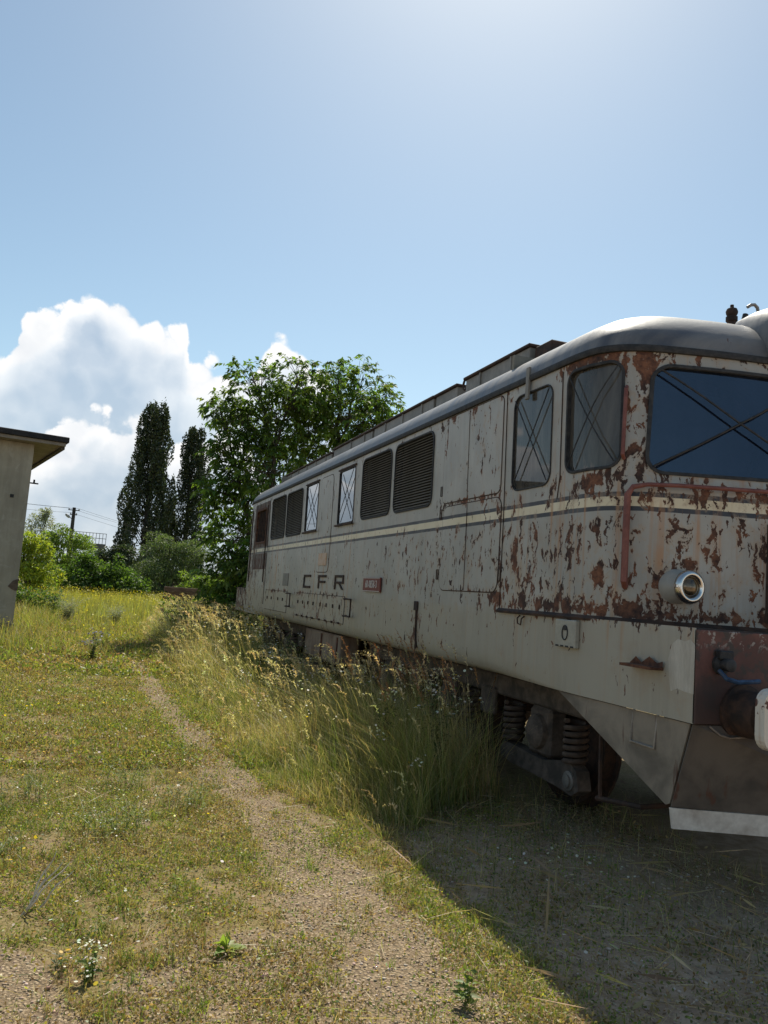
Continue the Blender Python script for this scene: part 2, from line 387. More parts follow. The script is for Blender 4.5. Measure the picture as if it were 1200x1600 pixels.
def glass_mat(name, tint=(0.55, 0.60, 0.58), dirt=0.18, dcol=(0.42, 0.40, 0.35), refl=1.7, gcol=(0.95, 0.97, 1.0)):
    m, t, out = new_mat(name); v = obj_vec(t)
    lw = t.n('ShaderNodeFresnel', {'IOR': 1.52}).outputs[0]
    tr = t.n('ShaderNodeBsdfTransparent', {'Color': (*tint, 1)})
    gl = t.n('ShaderNodeBsdfGlossy', {'Color': (*gcol, 1), 'Roughness': 0.015})
    n = t.noise(t.vscale(v, (4, 4, 0.7)), 1.6, 6, 0.65, 0.3)
    df = t.n('ShaderNodeBsdfDiffuse', {'Color': (*dcol, 1)}); tl = t.n('ShaderNodeBsdfTranslucent', {'Color': (*dcol, 1)})
    dd = t.n('ShaderNodeMixShader', {0: 0.5, 1: df.outputs[0], 2: tl.outputs[0]})
    a = t.n('ShaderNodeMixShader', {0: t.m('MULTIPLY', t.lin(n, 0.3, 0.72, 0.45, 1.5), dirt), 1: tr.outputs[0], 2: dd.outputs[0]})
    f = t.m('MULTIPLY', lw, refl, clamp=True)
    b = t.n('ShaderNodeMixShader', {0: f, 1: a.outputs[0], 2: gl.outputs[0]})
    t.link(b.outputs[0], out.inputs[0]); return m
M_GLASS = glass_mat('dusty_window_glass', (0.40, 0.40, 0.37), 0.55, (0.30, 0.275, 0.23), 0.9)
M_SCREEN = glass_mat('dark_blue_windscreen', (0.20, 0.25, 0.38), 0.16, (0.10, 0.14, 0.26), 2.6, (0.70, 0.85, 1.0))
M_SIDEGLASS = glass_mat('engine_room_glass', (0.30, 0.32, 0.34), 0.10)

# ------------------------------------------------------------------ locomotive: body geometry
# plan of the near half at waist and at gutter height, from the middle of the front to the straight side
O_W = [(4.8, 4.13), (4.54, 4.19), (4.28, 4.275), (4.08, 4.35), (3.88, 4.43), (3.70, 4.50), (3.55, 4.57), (3.44, 4.645), (3.36, 4.76), (3.318, 4.90), (3.302, 5.08), (3.30, 5.3)]
O_G = [(4.8, 4.42), (4.60, 4.44), (4.40, 4.475), (4.20, 4.51), (4.02, 4.55), (3.83, 4.60), (3.66, 4.65), (3.50, 4.72), (3.385, 4.81), (3.315, 4.93), (3.287, 5.10), (3.28, 5.3)]
def _dense(P, k=6):
    P = [np.array(p) for p in P]; P = [2 * P[0] - P[1]] + P + [P[-1] + (0, 0.2)]; out = []
    for i in range(1, len(P) - 2):
        for j in range(k):
            t = j / k; a, b, c, d = P[i - 1:i + 3]
            out.append(0.5 * (2 * b + (c - a) * t + (2 * a - 5 * b + 4 * c - d) * t * t + (3 * b - a - 3 * c + d) * t ** 3))
    out.append(P[-2]); return np.array(out)
DW, DG = _dense(O_W), _dense(O_G)
_cum = np.concatenate([[0], np.cumsum(np.hypot(*np.diff(DW, axis=0).T))])
S_FRONT = 5.3 - _cum[-1]; SUMY = 23.6; S_REAR = SUMY - S_FRONT
Z0, ZG = 1.60, 3.57
def plan(s, z):
    rear = s > SUMY / 2
    if rear: s = SUMY - s
    if s >= 5.3: x = 3.30 - 0.02 * min(max((z - 2.43) / 1.12, 0), 1); y = s
    else:
        a = s - S_FRONT; k = min(max((z - 2.43) / 1.12, 0), 1.05)
        w = (np.interp(a, _cum, DW[:, 0]), np.interp(a, _cum, DW[:, 1])); g = (np.interp(a, _cum, DG[:, 0]), np.interp(a, _cum, DG[:, 1]))
        x = w[0] + (g[0] - w[0]) * k; y = w[1] + (g[1] - w[1]) * k
    return (x, SUMY - y) if rear else (x, y)
def s_of_x(x): return S_FRONT + float(np.interp(-x, -DW[:, 0], _cum))
def surf(s, z, d=0.0):
    x, y = plan(s, z)
    if d:
        a = plan(s - 0.01, z); b = plan(s + 0.01, z); tx, ty = b[0] - a[0], b[1] - a[1]; L = math.hypot(tx, ty) or 1
        x += -ty / L * d; y += tx / L * d
    return (x, y, z)
def rrect(s0, s1, z0, z1, r, n=5):
    P = []
    for cx, cz, a0 in ((s1 - r, z0 + r, -90), (s1 - r, z1 - r, 0), (s0 + r, z1 - r, 90), (s0 + r, z0 + r, 180)):
        for k in range(n + 1):
            a = math.radians(a0 + 90 * k / n); P.append((cx + r * math.cos(a), cz + r * math.sin(a)))
    return P
def inside(p, poly):
    x, y = p; c = False; j = len(poly) - 1
    for i in range(len(poly)):
        xi, yi = poly[i]; xj, yj = poly[j]
        if (yi > y) != (yj > y) and x < (xj - xi) * (y - yi) / (yj - yi) + xi: c = not c
        j = i
    return c
def subdiv(poly, step):
    out = []
    for i in range(len(poly)):
        a = poly[i]; b = poly[(i + 1) % len(poly)]; n = max(1, int(math.hypot(b[0] - a[0], b[1] - a[1]) / step))
        out += [(a[0] + (b[0] - a[0]) * k / n, a[1] + (b[1] - a[1]) * k / n) for k in range(n)]
    return out
# how worn the paint is, from place to place on the body (flaking and rust runs)
SX = lambda x: s_of_x(x)
BL = [  # s, z, half width s, half width z, flaking
    (5.2, 2.0, 1.3, 0.38, 0.98), (5.9, 2.0, 0.32, 0.40, 1.08), (4.9, 2.05, 0.30, 0.30, 1.05), (4.75, 2.58, 0.40, 0.09, 1.45), (4.62, 2.95, 0.13, 0.60, 1.12), (4.85, 3.53, 0.45, 0.09, 1.65), (4.62, 3.35, 0.12, 0.22, 1.35), (19.3, 1.35, 0.9, 0.35, 1.35), (18.2, 1.3, 0.5, 0.3, 0.95),
    (4.0, 2.55, 0.6, 0.07, 1.2), (4.1, 2.08, 0.8, 0.32, 0.98), (4.6, 1.635, 1.7, 0.032, 1.6), (6.95, 2.62, 0.7, 0.025, 1.25), (6.25, 3.1, 0.035, 0.5, 1.25), (6.25, 2.1, 0.045, 0.5, 1.25), (6.9, 1.75, 0.65, 0.03, 1.15), (SX(3.73), 1.92, 0.16, 0.16, 1.25), (8.0, 3.46, 1.2, 0.03, 1.0), (9.8, 3.46, 0.7, 0.03, 1.0), (4.0, 3.52, 0.7, 0.06, 1.1), (5.45, 2.60, 0.12, 0.10, 1.25), (6.1, 2.50, 0.25, 0.07, 1.05), (6.15, 3.50, 0.06, 0.1, 1.3),
    (6.7, 2.0, 0.75, 0.40, 0.86), (6.65, 3.2, 0.35, 0.40, 0.80), (6.95, 3.52, 0.7, 0.04, 1.1), (7.55, 3.3, 0.06, 0.2, 1.05), (7.2, 2.92, 0.2, 0.03, 1.35), (7.9, 2.0, 0.9, 0.38, 0.84), (7.9, 1.4, 0.8, 0.25, 0.72), (9.3, 1.9, 1.0, 0.42, 0.70), (8.1, 1.25, 0.15, 0.3, 1.05),
    (10.6, 2.60, 0.05, 0.06, 1.2), (12.2, 1.42, 1.7, 0.26, 0.85), (13.5, 1.85, 2.5, 0.3, 0.66), (12.2, 1.60, 1.5, 0.03, 1.15), (15.3, 1.60, 1.0, 0.03, 1.25), (14.0, 2.58, 2.4, 0.04, 0.95), (16.0, 1.4, 0.9, 0.2, 0.8), (11.0, 2.0, 1.0, 0.4, 0.6), (12.2, 1.21, 1.5, 0.03, 1.05), (18.3, 2.6, 0.9, 1.0, 1.15), (17.9, 1.8, 0.9, 0.45, 0.95), (16.6, 1.8, 0.8, 0.4, 0.8), (15.8, 2.3, 0.8, 0.4, 0.35)]
DR = [(5.0, 2.1, 1.0, 0.55, 0.95), (4.0, 2.1, 0.8, 0.5, 0.8), (5.9, 2.1, 0.4, 0.4, 0.6), (15.6, 2.1, 1.3, 0.5, 1.5), (12.4, 2.0, 1.9, 0.5, 1.15), (17.5, 1.7, 0.9, 0.4, 1.2), (7.0, 1.7, 1.2, 0.4, 0.25), (17.4, 2.4, 0.8, 0.8, 0.7), (10.6, 2.2, 0.3, 0.4, 0.6), (4.4, 1.4, 0.9, 0.2, 0.25)]
def field(B, s, z, base):
    v = base
    for (a, b, ra, rb, w) in B:
        q = max(abs(s - a) / ra, abs(z - b) / rb)
        if q < 1.7: v = max(v, w * (1.0 if q < 0.75 else max(0.0, 1 - (q - 0.75) / 0.95)))
    return v
def wear_attr(S):
    return {'wear': [field(BL, s, z, 0.42 if s < 10.5 else 0.60) for s, z in S], 'drip': [field(DR, s, z, 0.20) for s, z in S]}
def sheet(outer, holes=(), d=0.0, step=0.12, rim=0.0):
    """a piece of the body skin: polygon in (distance along the side, height) with holes, laid on the body"""
    outer = subdiv(outer, step); pts = list(outer); edges = [(i, (i + 1) % len(outer)) for i in range(len(outer))]
    hs = []
    for h in holes:
        h = subdiv(h, step); b = len(pts); pts += h; edges += [(b + i, b + (i + 1) % len(h)) for i in range(len(h))]; hs.append(h)
    s0, s1 = min(p[0] for p in outer), max(p[0] for p in outer); z0, z1 = min(p[1] for p in outer), max(p[1] for p in outer)
    for i in range(1, int((s1 - s0) / step)):
        for j in range(1, int((z1 - z0) / step) + 1):
            p = (s0 + i * step + 0.003 * j, z0 + (j - 0.5) * step)
            if p[1] < z1 - 0.02 and inside(p, outer) and not any(inside(p, h) for h in hs): pts.append(p)
    r = delaunay_2d_cdt([Vector(p) for p in pts], edges, [], 0, 1e-5)
    V, T = [tuple(v) for v in r[0]], r[2]; F = []
    for f in T:
        c = (sum(V[i][0] for i in f) / len(f), sum(V[i][1] for i in f) / len(f))
        if inside(c, outer) and not any(inside(c, h) for h in hs): F.append(tuple(f))
    mb = MB(LOC); mb.add([surf(s, z, d) for s, z in V], F); S = list(V)
    if rim:
        n = len(outer); b = len(mb.v)
        mb.add([surf(s, z, d) for s, z in outer] + [surf(s, z, d - rim) for s, z in outer], [(i, (i + 1) % n, n + (i + 1) % n, n + i) for i in range(n)])
        S += outer + outer
    mb.attr = wear_attr(S); return mb
def ring(s0, s1, z0, z1, r, w, d, din=0.0, dback=0.0):
    """frame round a rounded opening: w wide, standing d proud, returning to din inside"""
    n = 6; a = rrect(s0, s1, z0, z1, r, n); o = rrect(s0 - w, s1 + w, z0 - w, z1 + w, r + w, n)
    A, O_ = [], []
    for i in range(len(a)):
        j = (i + 1) % len(a); L = math.hypot(a[j][0] - a[i][0], a[j][1] - a[i][1]); k = max(1, int(L / 0.15))
        for q in range(k):
            t = q / k; A.append((a[i][0] + (a[j][0] - a[i][0]) * t, a[i][1] + (a[j][1] - a[i][1]) * t)); O_.append((o[i][0] + (o[j][0] - o[i][0]) * t, o[i][1] + (o[j][1] - o[i][1]) * t))
    m = len(A); mb = MB(LOC)
    mid = [((A[i][0] + O_[i][0]) / 2, (A[i][1] + O_[i][1]) / 2) for i in range(m)]
    vs = [surf(*p, dback) for p in O_] + [surf(*p, d * 0.75) for p in O_] + [surf(*p, d) for p in mid] + [surf(*p, d * 0.75) for p in A] + [surf(*p, din) for p in A]
    mb.add(vs, [(k * m + i, k * m + (i + 1) % m, (k + 1) * m + (i + 1) % m, (k + 1) * m + i) for k in range(4) for i in range(m)])
    return mb
def path_tube(P, r, d, n=6): return MB(LOC).tube([surf(s, z, d) for s, z in P], r, n)

loco = empty('diesel_locomotive', LOC, 0, 'long abandoned grey diesel locomotive with flaking rusty paint and cream stripe', 'locomotive')
WINS = {  # s0, s1, z0, z1, corner radius
    'cab_side': (5.48, 6.09, 2.63, 3.44, 0.10), 'corner': (SX(3.375) - 0.02, 5.24, 2.69, 3.455, 0.09), 'screen': (SX(4.70), SX(3.525), 2.655, 3.43, 0.11),
    'engine_a': (12.62, 13.40, 2.65, 3.42, 0.03), 'engine_b': (10.66, 11.41, 2.66, 3.43, 0.03)}
LOUV = [(15.0, 16.2, 2.63, 3.43, 0.07), (13.68, 14.83, 2.63, 3.42, 0.07), (9.18, 10.29, 2.66, 3.455, 0.10), (7.87, 9.02, 2.66, 3.455, 0.10)]
FARDOOR = (16.80, 17.80, 2.62, 3.30, 0.06)
holes = [rrect(*w) for w in WINS.values()] + [rrect(*w) for w in LOUV] + [rrect(*FARDOOR)]
body = sheet([(S_FRONT, Z0), (S_REAR, Z0), (S_REAR, ZG), (S_FRONT, ZG)], holes)
body.merge(body.mirrored(4.8))
body_o = body.build('body', M_PAINT, loco, True, 50)

# lower side panels and underframe: straight out to the buffer beams, rounded under
YA, YB = 3.79, SUMY - 3.79
lp = MB(LOC); PR = [(3.30, Z0), (3.30, 1.50), (3.30, 1.40), (3.30, 1.30), (3.30, 1.22), (3.306, 1.16), (3.325, 1.10), (3.36, 1.065), (3.42, 1.05), (3.9, 1.05)]
ys = list(np.arange(YA, YB, 0.15)) + [YB]; S = []
for y in ys:
    k = sstep(y, 5.0, 6.6) * sstep(-y, -17.6, -16.0)
    for x, z in PR:
        xx = 3.302 + (x - 3.30) * (k if z > 1.051 else 1); zz = z
        if z < 1.2 and z > 1.051: zz = 1.051 + (z - 1.051) * (0.15 + 0.85 * k)
        lp.v.append((xx if z > 1.051 else max(xx, 3.302 + 0.06 * k), y, zz)); S.append((y, zz))
n = len(PR)
lp.f = [(i * n + j, (i + 1) * n + j, (i + 1) * n + j + 1, i * n + j + 1) for i in range(len(ys) - 1) for j in range(n - 1)]
lp.attr = wear_attr(S); lp.merge(lp.mirrored(4.8)); lp.build('side_panel', M_PAINT, loco, True, 35)
MB(LOC).box(3.31, 6.29, YA + 0.012, 5.6, 1.50, 1.596).build('end_deck', M_RUSTDK, loco)
MB(LOC).box(3.31, 6.29, SUMY - 5.6, YB - 0.012, 1.50, 1.596).build('end_deck', M_RUSTDK, loco)
MB(LOC).box(3.6, 6.0, 5.0, SUMY - 5.0, 1.06, 1.30).build('underframe', M_RUSTDK, loco)
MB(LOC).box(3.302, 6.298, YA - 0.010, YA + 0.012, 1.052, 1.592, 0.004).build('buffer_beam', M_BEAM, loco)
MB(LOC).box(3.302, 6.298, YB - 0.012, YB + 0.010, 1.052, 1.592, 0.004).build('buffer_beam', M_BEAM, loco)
# rust-eaten ledge round the foot of the cab
led = MB(LOC); ss_ = np.linspace(S_FRONT, 6.22, 60)
for s in ss_:
    for z, d in ((1.582, 0.004), (1.584, 0.026), (1.600, 0.030), (1.612, 0.012), (1.622, 0.002)): led.v.append(surf(s, z, d))
led.f = [(i * 5 + j, i * 5 + j + 1, (i + 1) * 5 + j + 1, (i + 1) * 5 + j) for i in range(59) for j in range(4)]
led.merge(led.mirrored(4.8)).build('cab_ledge', M_RUSTDK, loco, True)
# gutter strip
gut = MB(LOC); ss_ = np.linspace(S_FRONT, S_REAR, 220)
for s in ss_:
    for z, d in ((3.535, 0.002), (3.538, 0.022), (3.560, 0.030), (3.585, 0.026), (3.59, 0.0)): gut.v.append(surf(s, z, d))
gut.f = [(i * 5 + j, i * 5 + j + 1, (i + 1) * 5 + j + 1, (i + 1) * 5 + j) for i in range(219) for j in range(4)]
gut.merge(gut.mirrored(4.8)).build('gutter', M_BLACK, loco, True)
# roof: shoulders swept up to a flat-topped dome
rf = MB(LOC); US = [0, 0.012, 0.03, 0.055, 0.09, 0.14, 0.20, 0.28, 0.38, 0.5, 0.65, 0.82, 1.0]
for s in ss_:
    x, y, _ = surf(s, ZG, 0.012); qy = min(max(y, 5.75), SUMY - 5.75)
    for u in US:
        z = 3.575 + 0.525 * (1 - (1 - u) ** 2.5) ** 0.545; rf.v.append((x + (4.8 - x) * u, y + (qy - y) * u, z))
n = len(US); rf.f = [(i * n + j, (i + 1) * n + j, (i + 1) * n + j + 1, i * n + j + 1) for i in range(219) for j in range(n - 1)]
rf.merge(rf.mirrored(4.8)); rf.build('roof', M_ROOF, loco, True)
# roof hatches over the engine room
for (y0, y1, zt, eye) in ((6.75, 8.19, 4.205, 1), (8.42, 9.04, 4.185, 0), (9.12, 11.4, 4.19, 0), (11.5, 13.6, 4.185, 1), (13.75, 17.6, 4.15, 0)):
    h = MB(LOC).box(3.76, 5.84, y0, y1, 3.9, zt - 0.03, 0.006).build('roof_hatch', M_HATCH, loco)
    MB(LOC).box(3.73, 5.87, y0 - 0.03, y1 + 0.02, zt - 0.03, zt, 0.006).build('lid', M_RUSTDK, h)
    for k in range(int((y1 - y0) / 0.7)): MB(LOC).box(3.745, 3.76, y0 + 0.35 + k * 0.7, y0 + 0.38 + k * 0.7, 3.95, zt - 0.03).build('rib', M_HATCH, h)
    if eye: MB(LOC).tube([(3.80, y1 + 0.10 + 0.055 * math.cos(a), zt - 0.05 + 0.06 * math.sin(a)) for a in np.linspace(0, 2 * pi, 15)], 0.014, 6).build('lifting_eye', M_RUSTDK, h, True)
MB(LOC).box(3.80, 5.80, 6.42, 6.72, 3.9, 4.17, 0.01).build('roof_vent', M_RUSTDK, loco)

# windows
def cross_bars(w, par, d=0.03, r=0.006, both=True):
    s0, s1, z0, z1, _ = w
    for a, b in (((s0 + 0.03, z0 + 0.03), (s1 - 0.03, z1 - 0.03)), ((s0 + 0.03, z1 - 0.03), (s1 - 0.03, z0 + 0.03))):
        P = [(a[0] + (b[0] - a[0]) * t, a[1] + (b[1] - a[1]) * t) for t in np.linspace(0, 1, 9)]
        path_tube(P, r, d, 5).build('cross_bar', M_BLACK, par)
GMAT = {'cab_side': M_GLASS, 'corner': M_GLASS, 'screen': M_SCREEN, 'engine_a': M_SIDEGLASS, 'engine_b': M_SIDEGLASS}
WN = {'cab_side': ('cab_side_window', 0.012), 'corner': ('cab_corner_window', 0.022), 'screen': ('windscreen', 0.024), 'engine_a': ('engine_room_window', 0.018), 'engine_b': ('engine_room_window', 0.018)}
for k, w in WINS.items():
    nm, fw = WN[k]; s0, s1, z0, z1, r = w
    cs = k not in ('corner', 'screen'); g = ring(s0, s1, z0, z1, r, fw, 0.010 if cs else 0.014, -0.014 if cs else -0.03)
    fr = g.build(nm, M_BLACK, loco, True, 60)
    gl = sheet(rrect(s0 - 0.004, s1 + 0.004, z0 - 0.004, z1 + 0.004, r), d=-0.010 if cs else -0.022, step=0.14); gl.attr = {}
    gl.build('pane', GMAT[k], fr, True)
    cross_bars(w, fr, 0.018 if k != 'screen' else 0.03, 0.0055 if k != 'screen' else 0.008)
    if k in ('screen', 'corner', 'cab_side'):
        f2 = g.mirrored(4.8).build(nm, M_BLACK, loco, True, 60); gl.mirrored(4.8).build('pane', GMAT[k], f2, True)
    elif k.startswith('engine'):
        MB(LOC).box(3.262, 3.284, s0 - 0.05, s1 + 0.05, z0 - 0.045, z0 - 0.018).build('sill', M_RUSTDK, fr)
        MB(LOC).box(3.262, 3.284, s0 - 0.05, s1 + 0.05, z1 + 0.018, z1 + 0.04).build('drip_rail', M_RUSTDK, fr)
        gl.mirrored(4.8).build('pane', GMAT[k], fr, True)
# louvres: frame, dark pocket and every slat on its own
SLAT = {}
for (s0, s1, z0, z1, r) in LOUV:
    fr = ring(s0, s1, z0, z1, r, 0.022, 0.016, -0.05).build('louvre_grille', M_BLACK, loco, True, 60)
    MB(LOC).box(3.40, 3.42, s0 - 0.05, s1 + 0.05, z0 - 0.05, z1 + 0.05).build('backing', M_DARKIN, fr)
    key = round(s1 - s0, 2); ns = 25
    if key not in SLAT:
        q = MB(); h = (s1 - s0) / 2 + 0.005
        q.prism([(-0.012, -0.010), (-0.009, -0.013), (0.030, 0.012), (0.028, 0.016)], 1, -h, h); SLAT[key] = q.mesh('slat')
    for i in range(ns):
        o = link_mesh('slat', SLAT[key], M_STEEL if False else M_HATCH, fr); o.location = (3.295 - LOC[0], (s0 + s1) / 2 - LOC[1], z0 + 0.022 + i * (z1 - z0 - 0.04) / (ns - 1))
# access panels with seams and latches
def panel(name, s0, s1, z0, z1, r, d=0.006, w=0.010):
    o = sheet(rrect(s0, s1, z0, z1, r), d=d, step=0.09, rim=0.006).build(name, M_PAINT, loco, True, 30)
    ring(s0, s1, z0, z1, r, w, 0.004, 0.001).build('seam', M_RUSTDK, o)
    return o
p1 = panel('access_panel', 6.30, 7.56, 2.64, 3.52, 0.07)
path_tube([(6.97, 2.65), (6.99, 3.51)], 0.004, 0.007, 5).build('panel_joint', M_RUSTDK, p1)
p2 = panel('access_panel', 6.27, 7.52, 1.755, 2.595, 0.10)
path_tube([(6.93, 1.76), (6.96, 2.59)], 0.004, 0.007, 5).build('panel_joint', M_RUSTDK, p2)
for par, L in ((p1, ((7.59, 2.77), (7.585, 2.53))), (p2, ((7.58, 1.91), (6.235, 1.90)))):
    for s, z in L: path_tube([(s - 0.02, z - 0.05), (s + 0.02, z - 0.05), (s + 0.02, z + 0.05), (s - 0.02, z + 0.05), (s - 0.02, z - 0.05)], 0.005, 0.006, 5).build('latch', M_RUSTDK, par)
p3 = panel('engine_room_door', 11.74, 12.44, 1.95, 3.45, 0.10, 0.005, 0.012)
for (s0, s1) in ((10.75, 12.19), (12.21, 13.63)):
    p = panel('floor_hatch', s0, s1, 1.22, 1.595, 0.01, 0.006, 0.008)
    for q in range(4):
        s = s0 + 0.2 + q * (s1 - s0 - 0.4) / 3
        MB(LOC).box(3.280, 3.294, s - 0.014, s + 0.014, 1.42, 1.475).build('catch', M_RUSTDK, p)
        MB(LOC).box(3.278, 3.296, s - 0.03, s + 0.03, 1.205, 1.235).build('hinge', M_RUSTDK, p)
for (s0, s1) in ((14.32, 15.3), (15.32, 16.3)):
    p = panel('floor_hatch', s0, s1, 1.22, 1.595, 0.01, 0.006, 0.008)
    for q in range(2): MB(LOC).box(3.280, 3.294, s0 + 0.3 + q * 0.4, s0 + 0.33 + q * 0.4, 1.42, 1.475).build('catch', M_RUSTDK, p)
for s in (10.40, 13.95):     # square hand holds
    MB(LOC).tube([(3.292, s + 0.17, 1.57), (3.23, s + 0.17, 1.57), (3.23, s - 0.15, 1.57), (3.23, s - 0.15, 1.34), (3.23, s + 0.17, 1.34), (3.292, s + 0.17, 1.34)], 0.013, 6).build('hand_hold', M_RUSTDK, loco, True)
# cab door lines and the far cab door
for P in ([(6.20, 1.62), (6.22, 2.45), (6.24, 3.54)], [(5.36, 2.50), (5.33, 2.66), (5.335, 3.50)], [(8.06, 1.06), (8.05, 1.56)], [(16.48, 1.3), (16.47, 3.5)]):
    path_tube([P[0]] + P[1:], 0.005, 0.003, 5).build('seam', M_RUSTDK, body_o)
fd = ring(*FARDOOR, 0.05, 0.02, -0.06).build('rusted_cab_door', M_RUST, loco, True, 60); tag(fd, 'rust-eaten door at the far end cab')
MB(LOC).box(3.34, 3.36, 16.7, 17.9, 2.55, 3.35).build('boarded_opening', M_RUST, fd)
for s in np.linspace(16.88, 17.72, 6): MB(LOC).box(3.30, 3.33, s - 0.012, s + 0.012, 2.62, 3.30).build('bar', M_RUSTDK, fd)
def streaked():
    m, t, out = new_mat('rust_streaked_door'); v = obj_vec(t); n = t.noise(t.vscale(v, (7, 7, .5)), 1.6, 6, .65, .3)
    c = t.mix(t.ss(n, .40, .56), (.052, .026, .019), t.mix(t.ss(t.noise(v, 8, 5), .4, .6), (.13, .06, .038), (.22, .19, .16)))
    bsdf(t, out, c, .8, 0, n, .4); return m
M_STREAK = streaked()
sheet(rrect(16.5, 18.06, 2.02, 2.36, 0.03), d=0.006, step=0.1, rim=0.006).build('door_panel', M_STREAK, fd)
sheet(rrect(16.5, 18.06, 2.50, 3.46, 0.03), [rrect(*FARDOOR)], d=0.007, step=0.1, rim=0.007).build('door_panel', M_STREAK, fd)
for s in (16.46, 18.12): path_tube([(s, 1.75), (s, 3.35)], 0.014, 0.05, 6).build('handrail', M_RUSTDK, fd)
# vertical bracket over the cab side window
MB(LOC).box(3.245, 3.268, 5.82, 5.87, 3.38, 3.66, 0.004).build('mirror_bracket', M_HATCH, loco)
# lettering: C F R in raised block capitals, number plate
def letter(strokes, s0, w, z0, h, leg=None):
    mb = MB(LOC); t = 0.035
    for (a, b, c, d_) in strokes:   # rectangles in unit space, s runs away from the camera so x is flipped
        mb.box(3.284, 3.297, s0 - b * w, s0 - a * w, z0 + c * h, z0 + d_ * h)
    if leg: mb.prism([(s0 - a * w, z0 + c * h) for a, c in leg], 0, 3.284, 3.297)
    mb.build('raised_letter', M_RUSTDK, loco)
letter([(0, 0.11, 0, 1), (0.113, 1, 0.83, 1), (0.113, 1, 0, 0.17)], 13.15, 0.44, 1.685, 0.22)
letter([(0, 0.11, 0, 1), (0.113, 1, 0.83, 1), (0.113, 0.92, 0.42, 0.58)], 12.22, 0.44, 1.69, 0.21)
letter([(0, 0.11, 0, 1), (0.113, 1, 0.83, 1), (0.113, 1, 0.40, 0.56), (0.89, 1, 0.563, 0.827)], 11.30, 0.44, 1.69, 0.21, [(0.50, 0.397), (0.64, 0.397), (1.02, 0.0), (0.86, 0.0)])
np_ = MB(LOC).box(3.268, 3.290, 9.25, 9.90, 1.69, 1.87, 0.004).build('number_plate', M_PLATE, loco); tag(np_, 'red number plate with pale raised digits')
def text_mesh(txt, size, name):
    cu = bpy.data.curves.new(name, 'FONT'); cu.body = txt; cu.size = size; cu.extrude = 0.003; cu.align_x = 'CENTER'; cu.align_y = 'CENTER'; cu.resolution_u = 3
    o = bpy.data.objects.new(name, cu); COL.objects.link(o); bpy.context.view_layer.update()
    me = bpy.data.meshes.new_from_object(o.evaluated_get(bpy.context.evaluated_depsgraph_get())); bpy.data.objects.remove(o); bpy.data.curves.remove(cu); me.name = name; return me
tm = text_mesh('60-0858-3', 0.135, 'plate_number'); tm.materials.clear()
to = link_mesh('plate_number', tm, M_NUM, np_); to.matrix_local = Matrix.Translation((3.266 - LOC[0], 9.575 - LOC[1], 1.78 - LOC[2])) @ Matrix(((0, 0, -1, 0), (-1, 0, 0, 0), (0, 1, 0, 0), (0, 0, 0, 1)))
tm.transform(Matrix.Diagonal((0.80, 1.0, 1, 1)))
for z0, z1 in ((1.694, 1.702), (1.858, 1.866)): MB(LOC).box(3.265, 3.2675, 9.26, 9.89, z0, z1).build('plate_border', M_NUM, np_)
MB(LOC).box(3.285, 3.2975, 11.84, 12.30, 2.05, 2.24).build('paper_notice', M_PAPER, loco)
t3 = text_mesh('3', 0.24, 'chalk_numeral'); t3.materials.clear()
o = link_mesh('chalk_numeral', t3, M_NUM, loco); o.matrix_local = Matrix.Translation((3.298 - LOC[0], 11.33 - LOC[1], 2.085)) @ Matrix(((0, 0, -1, 0), (-1, 0, 0, 0), (0, 1, 0, 0), (0, 0, 0, 1)))
MB(LOC).box(3.290, 3.2985, 14.33, 14.76, 1.70, 1.93).build('patch_plate', M_HATCH, loco)
# small fittings on the lower side
bx = MB(LOC).box(3.262, 3.3005, 4.97, 5.24, 1.375, 1.576, 0.006).build('brake_indicator_box', plain('indicator_box_paint', (0.36, 0.34, 0.28), (0.42, 0.40, 0.33), 8, 0.5, 0.1), loco)
MB(LOC).tube([(3.258, 5.10 + 0.035 * math.cos(a), 1.48 + (0.055 if math.sin(a) > 0 else 0.05) * math.sin(a)) for a in np.linspace(0, 2 * pi, 17)], 0.0045, 6).build('dial_ring', M_BLACK, bx, True)
MB(LOC).box(3.256, 3.261, 5.08, 5.125, 1.50, 1.53).build('dial_letter', M_BLACK, bx)
for q in range(4): MB(LOC).box(3.258, 3.2618, 4.985 + q * 0.065, 5.022 + q * 0.065, 1.378, 1.390).build('vent_slot', M_BLACK, bx)
MB(LOC).box(3.284, 3.3, 8.04, 8.14, 1.52, 1.62, 0.004).build('junction_box', M_RUSTDK, loco)
MB(LOC).tube([(3.29, 8.07, 1.52), (3.288, 8.05, 1.3), (3.30, 8.03, 1.12)], 0.010, 6).build('conduit', M_RUSTDK, loco)
MB(LOC).tube([(3.295, 5.83, 1.575), (3.27, 5.83, 1.55), (3.27, 5.82, 1.51), (3.27, 5.77, 1.50), (3.27, 5.76, 1.55), (3.295, 5.76, 1.57)], 0.006, 6).build('lashing_hook', M_RUSTDK, loco)
# torn bracket on the front side panel
tb = MB(LOC); tb.box(3.20, 3.301, 4.06, 4.36, 1.325, 1.342)
tb.add([(3.285, 4.37, 1.342), (3.280, 4.30, 1.39), (3.284, 4.25, 1.355), (3.280, 4.17, 1.40), (3.284, 4.10, 1.365), (3.286, 4.05, 1.38), (3.284, 4.05, 1.342)], [(0, 1, 2, 3, 4, 5, 6)])
tb.build('torn_step_bracket', M_RUST, loco)
sp_ = MB(LOC); P_ = [(3.795, 1.22), (3.88, 1.225), (3.93, 1.235), (3.99, 1.21), (4.01, 1.30), (4.02, 1.40), (3.995, 1.49), (3.94, 1.525), (3.88, 1.515), (3.835, 1.53), (3.795, 1.50)]
sp_.add([(3.3005, y, z) for y, z in P_] + [(3.304, y, z) for y, z in P_], [tuple(range(11))] + [(i, (i + 1) % 11, 11 + (i + 1) % 11, 11 + i) for i in range(11)])
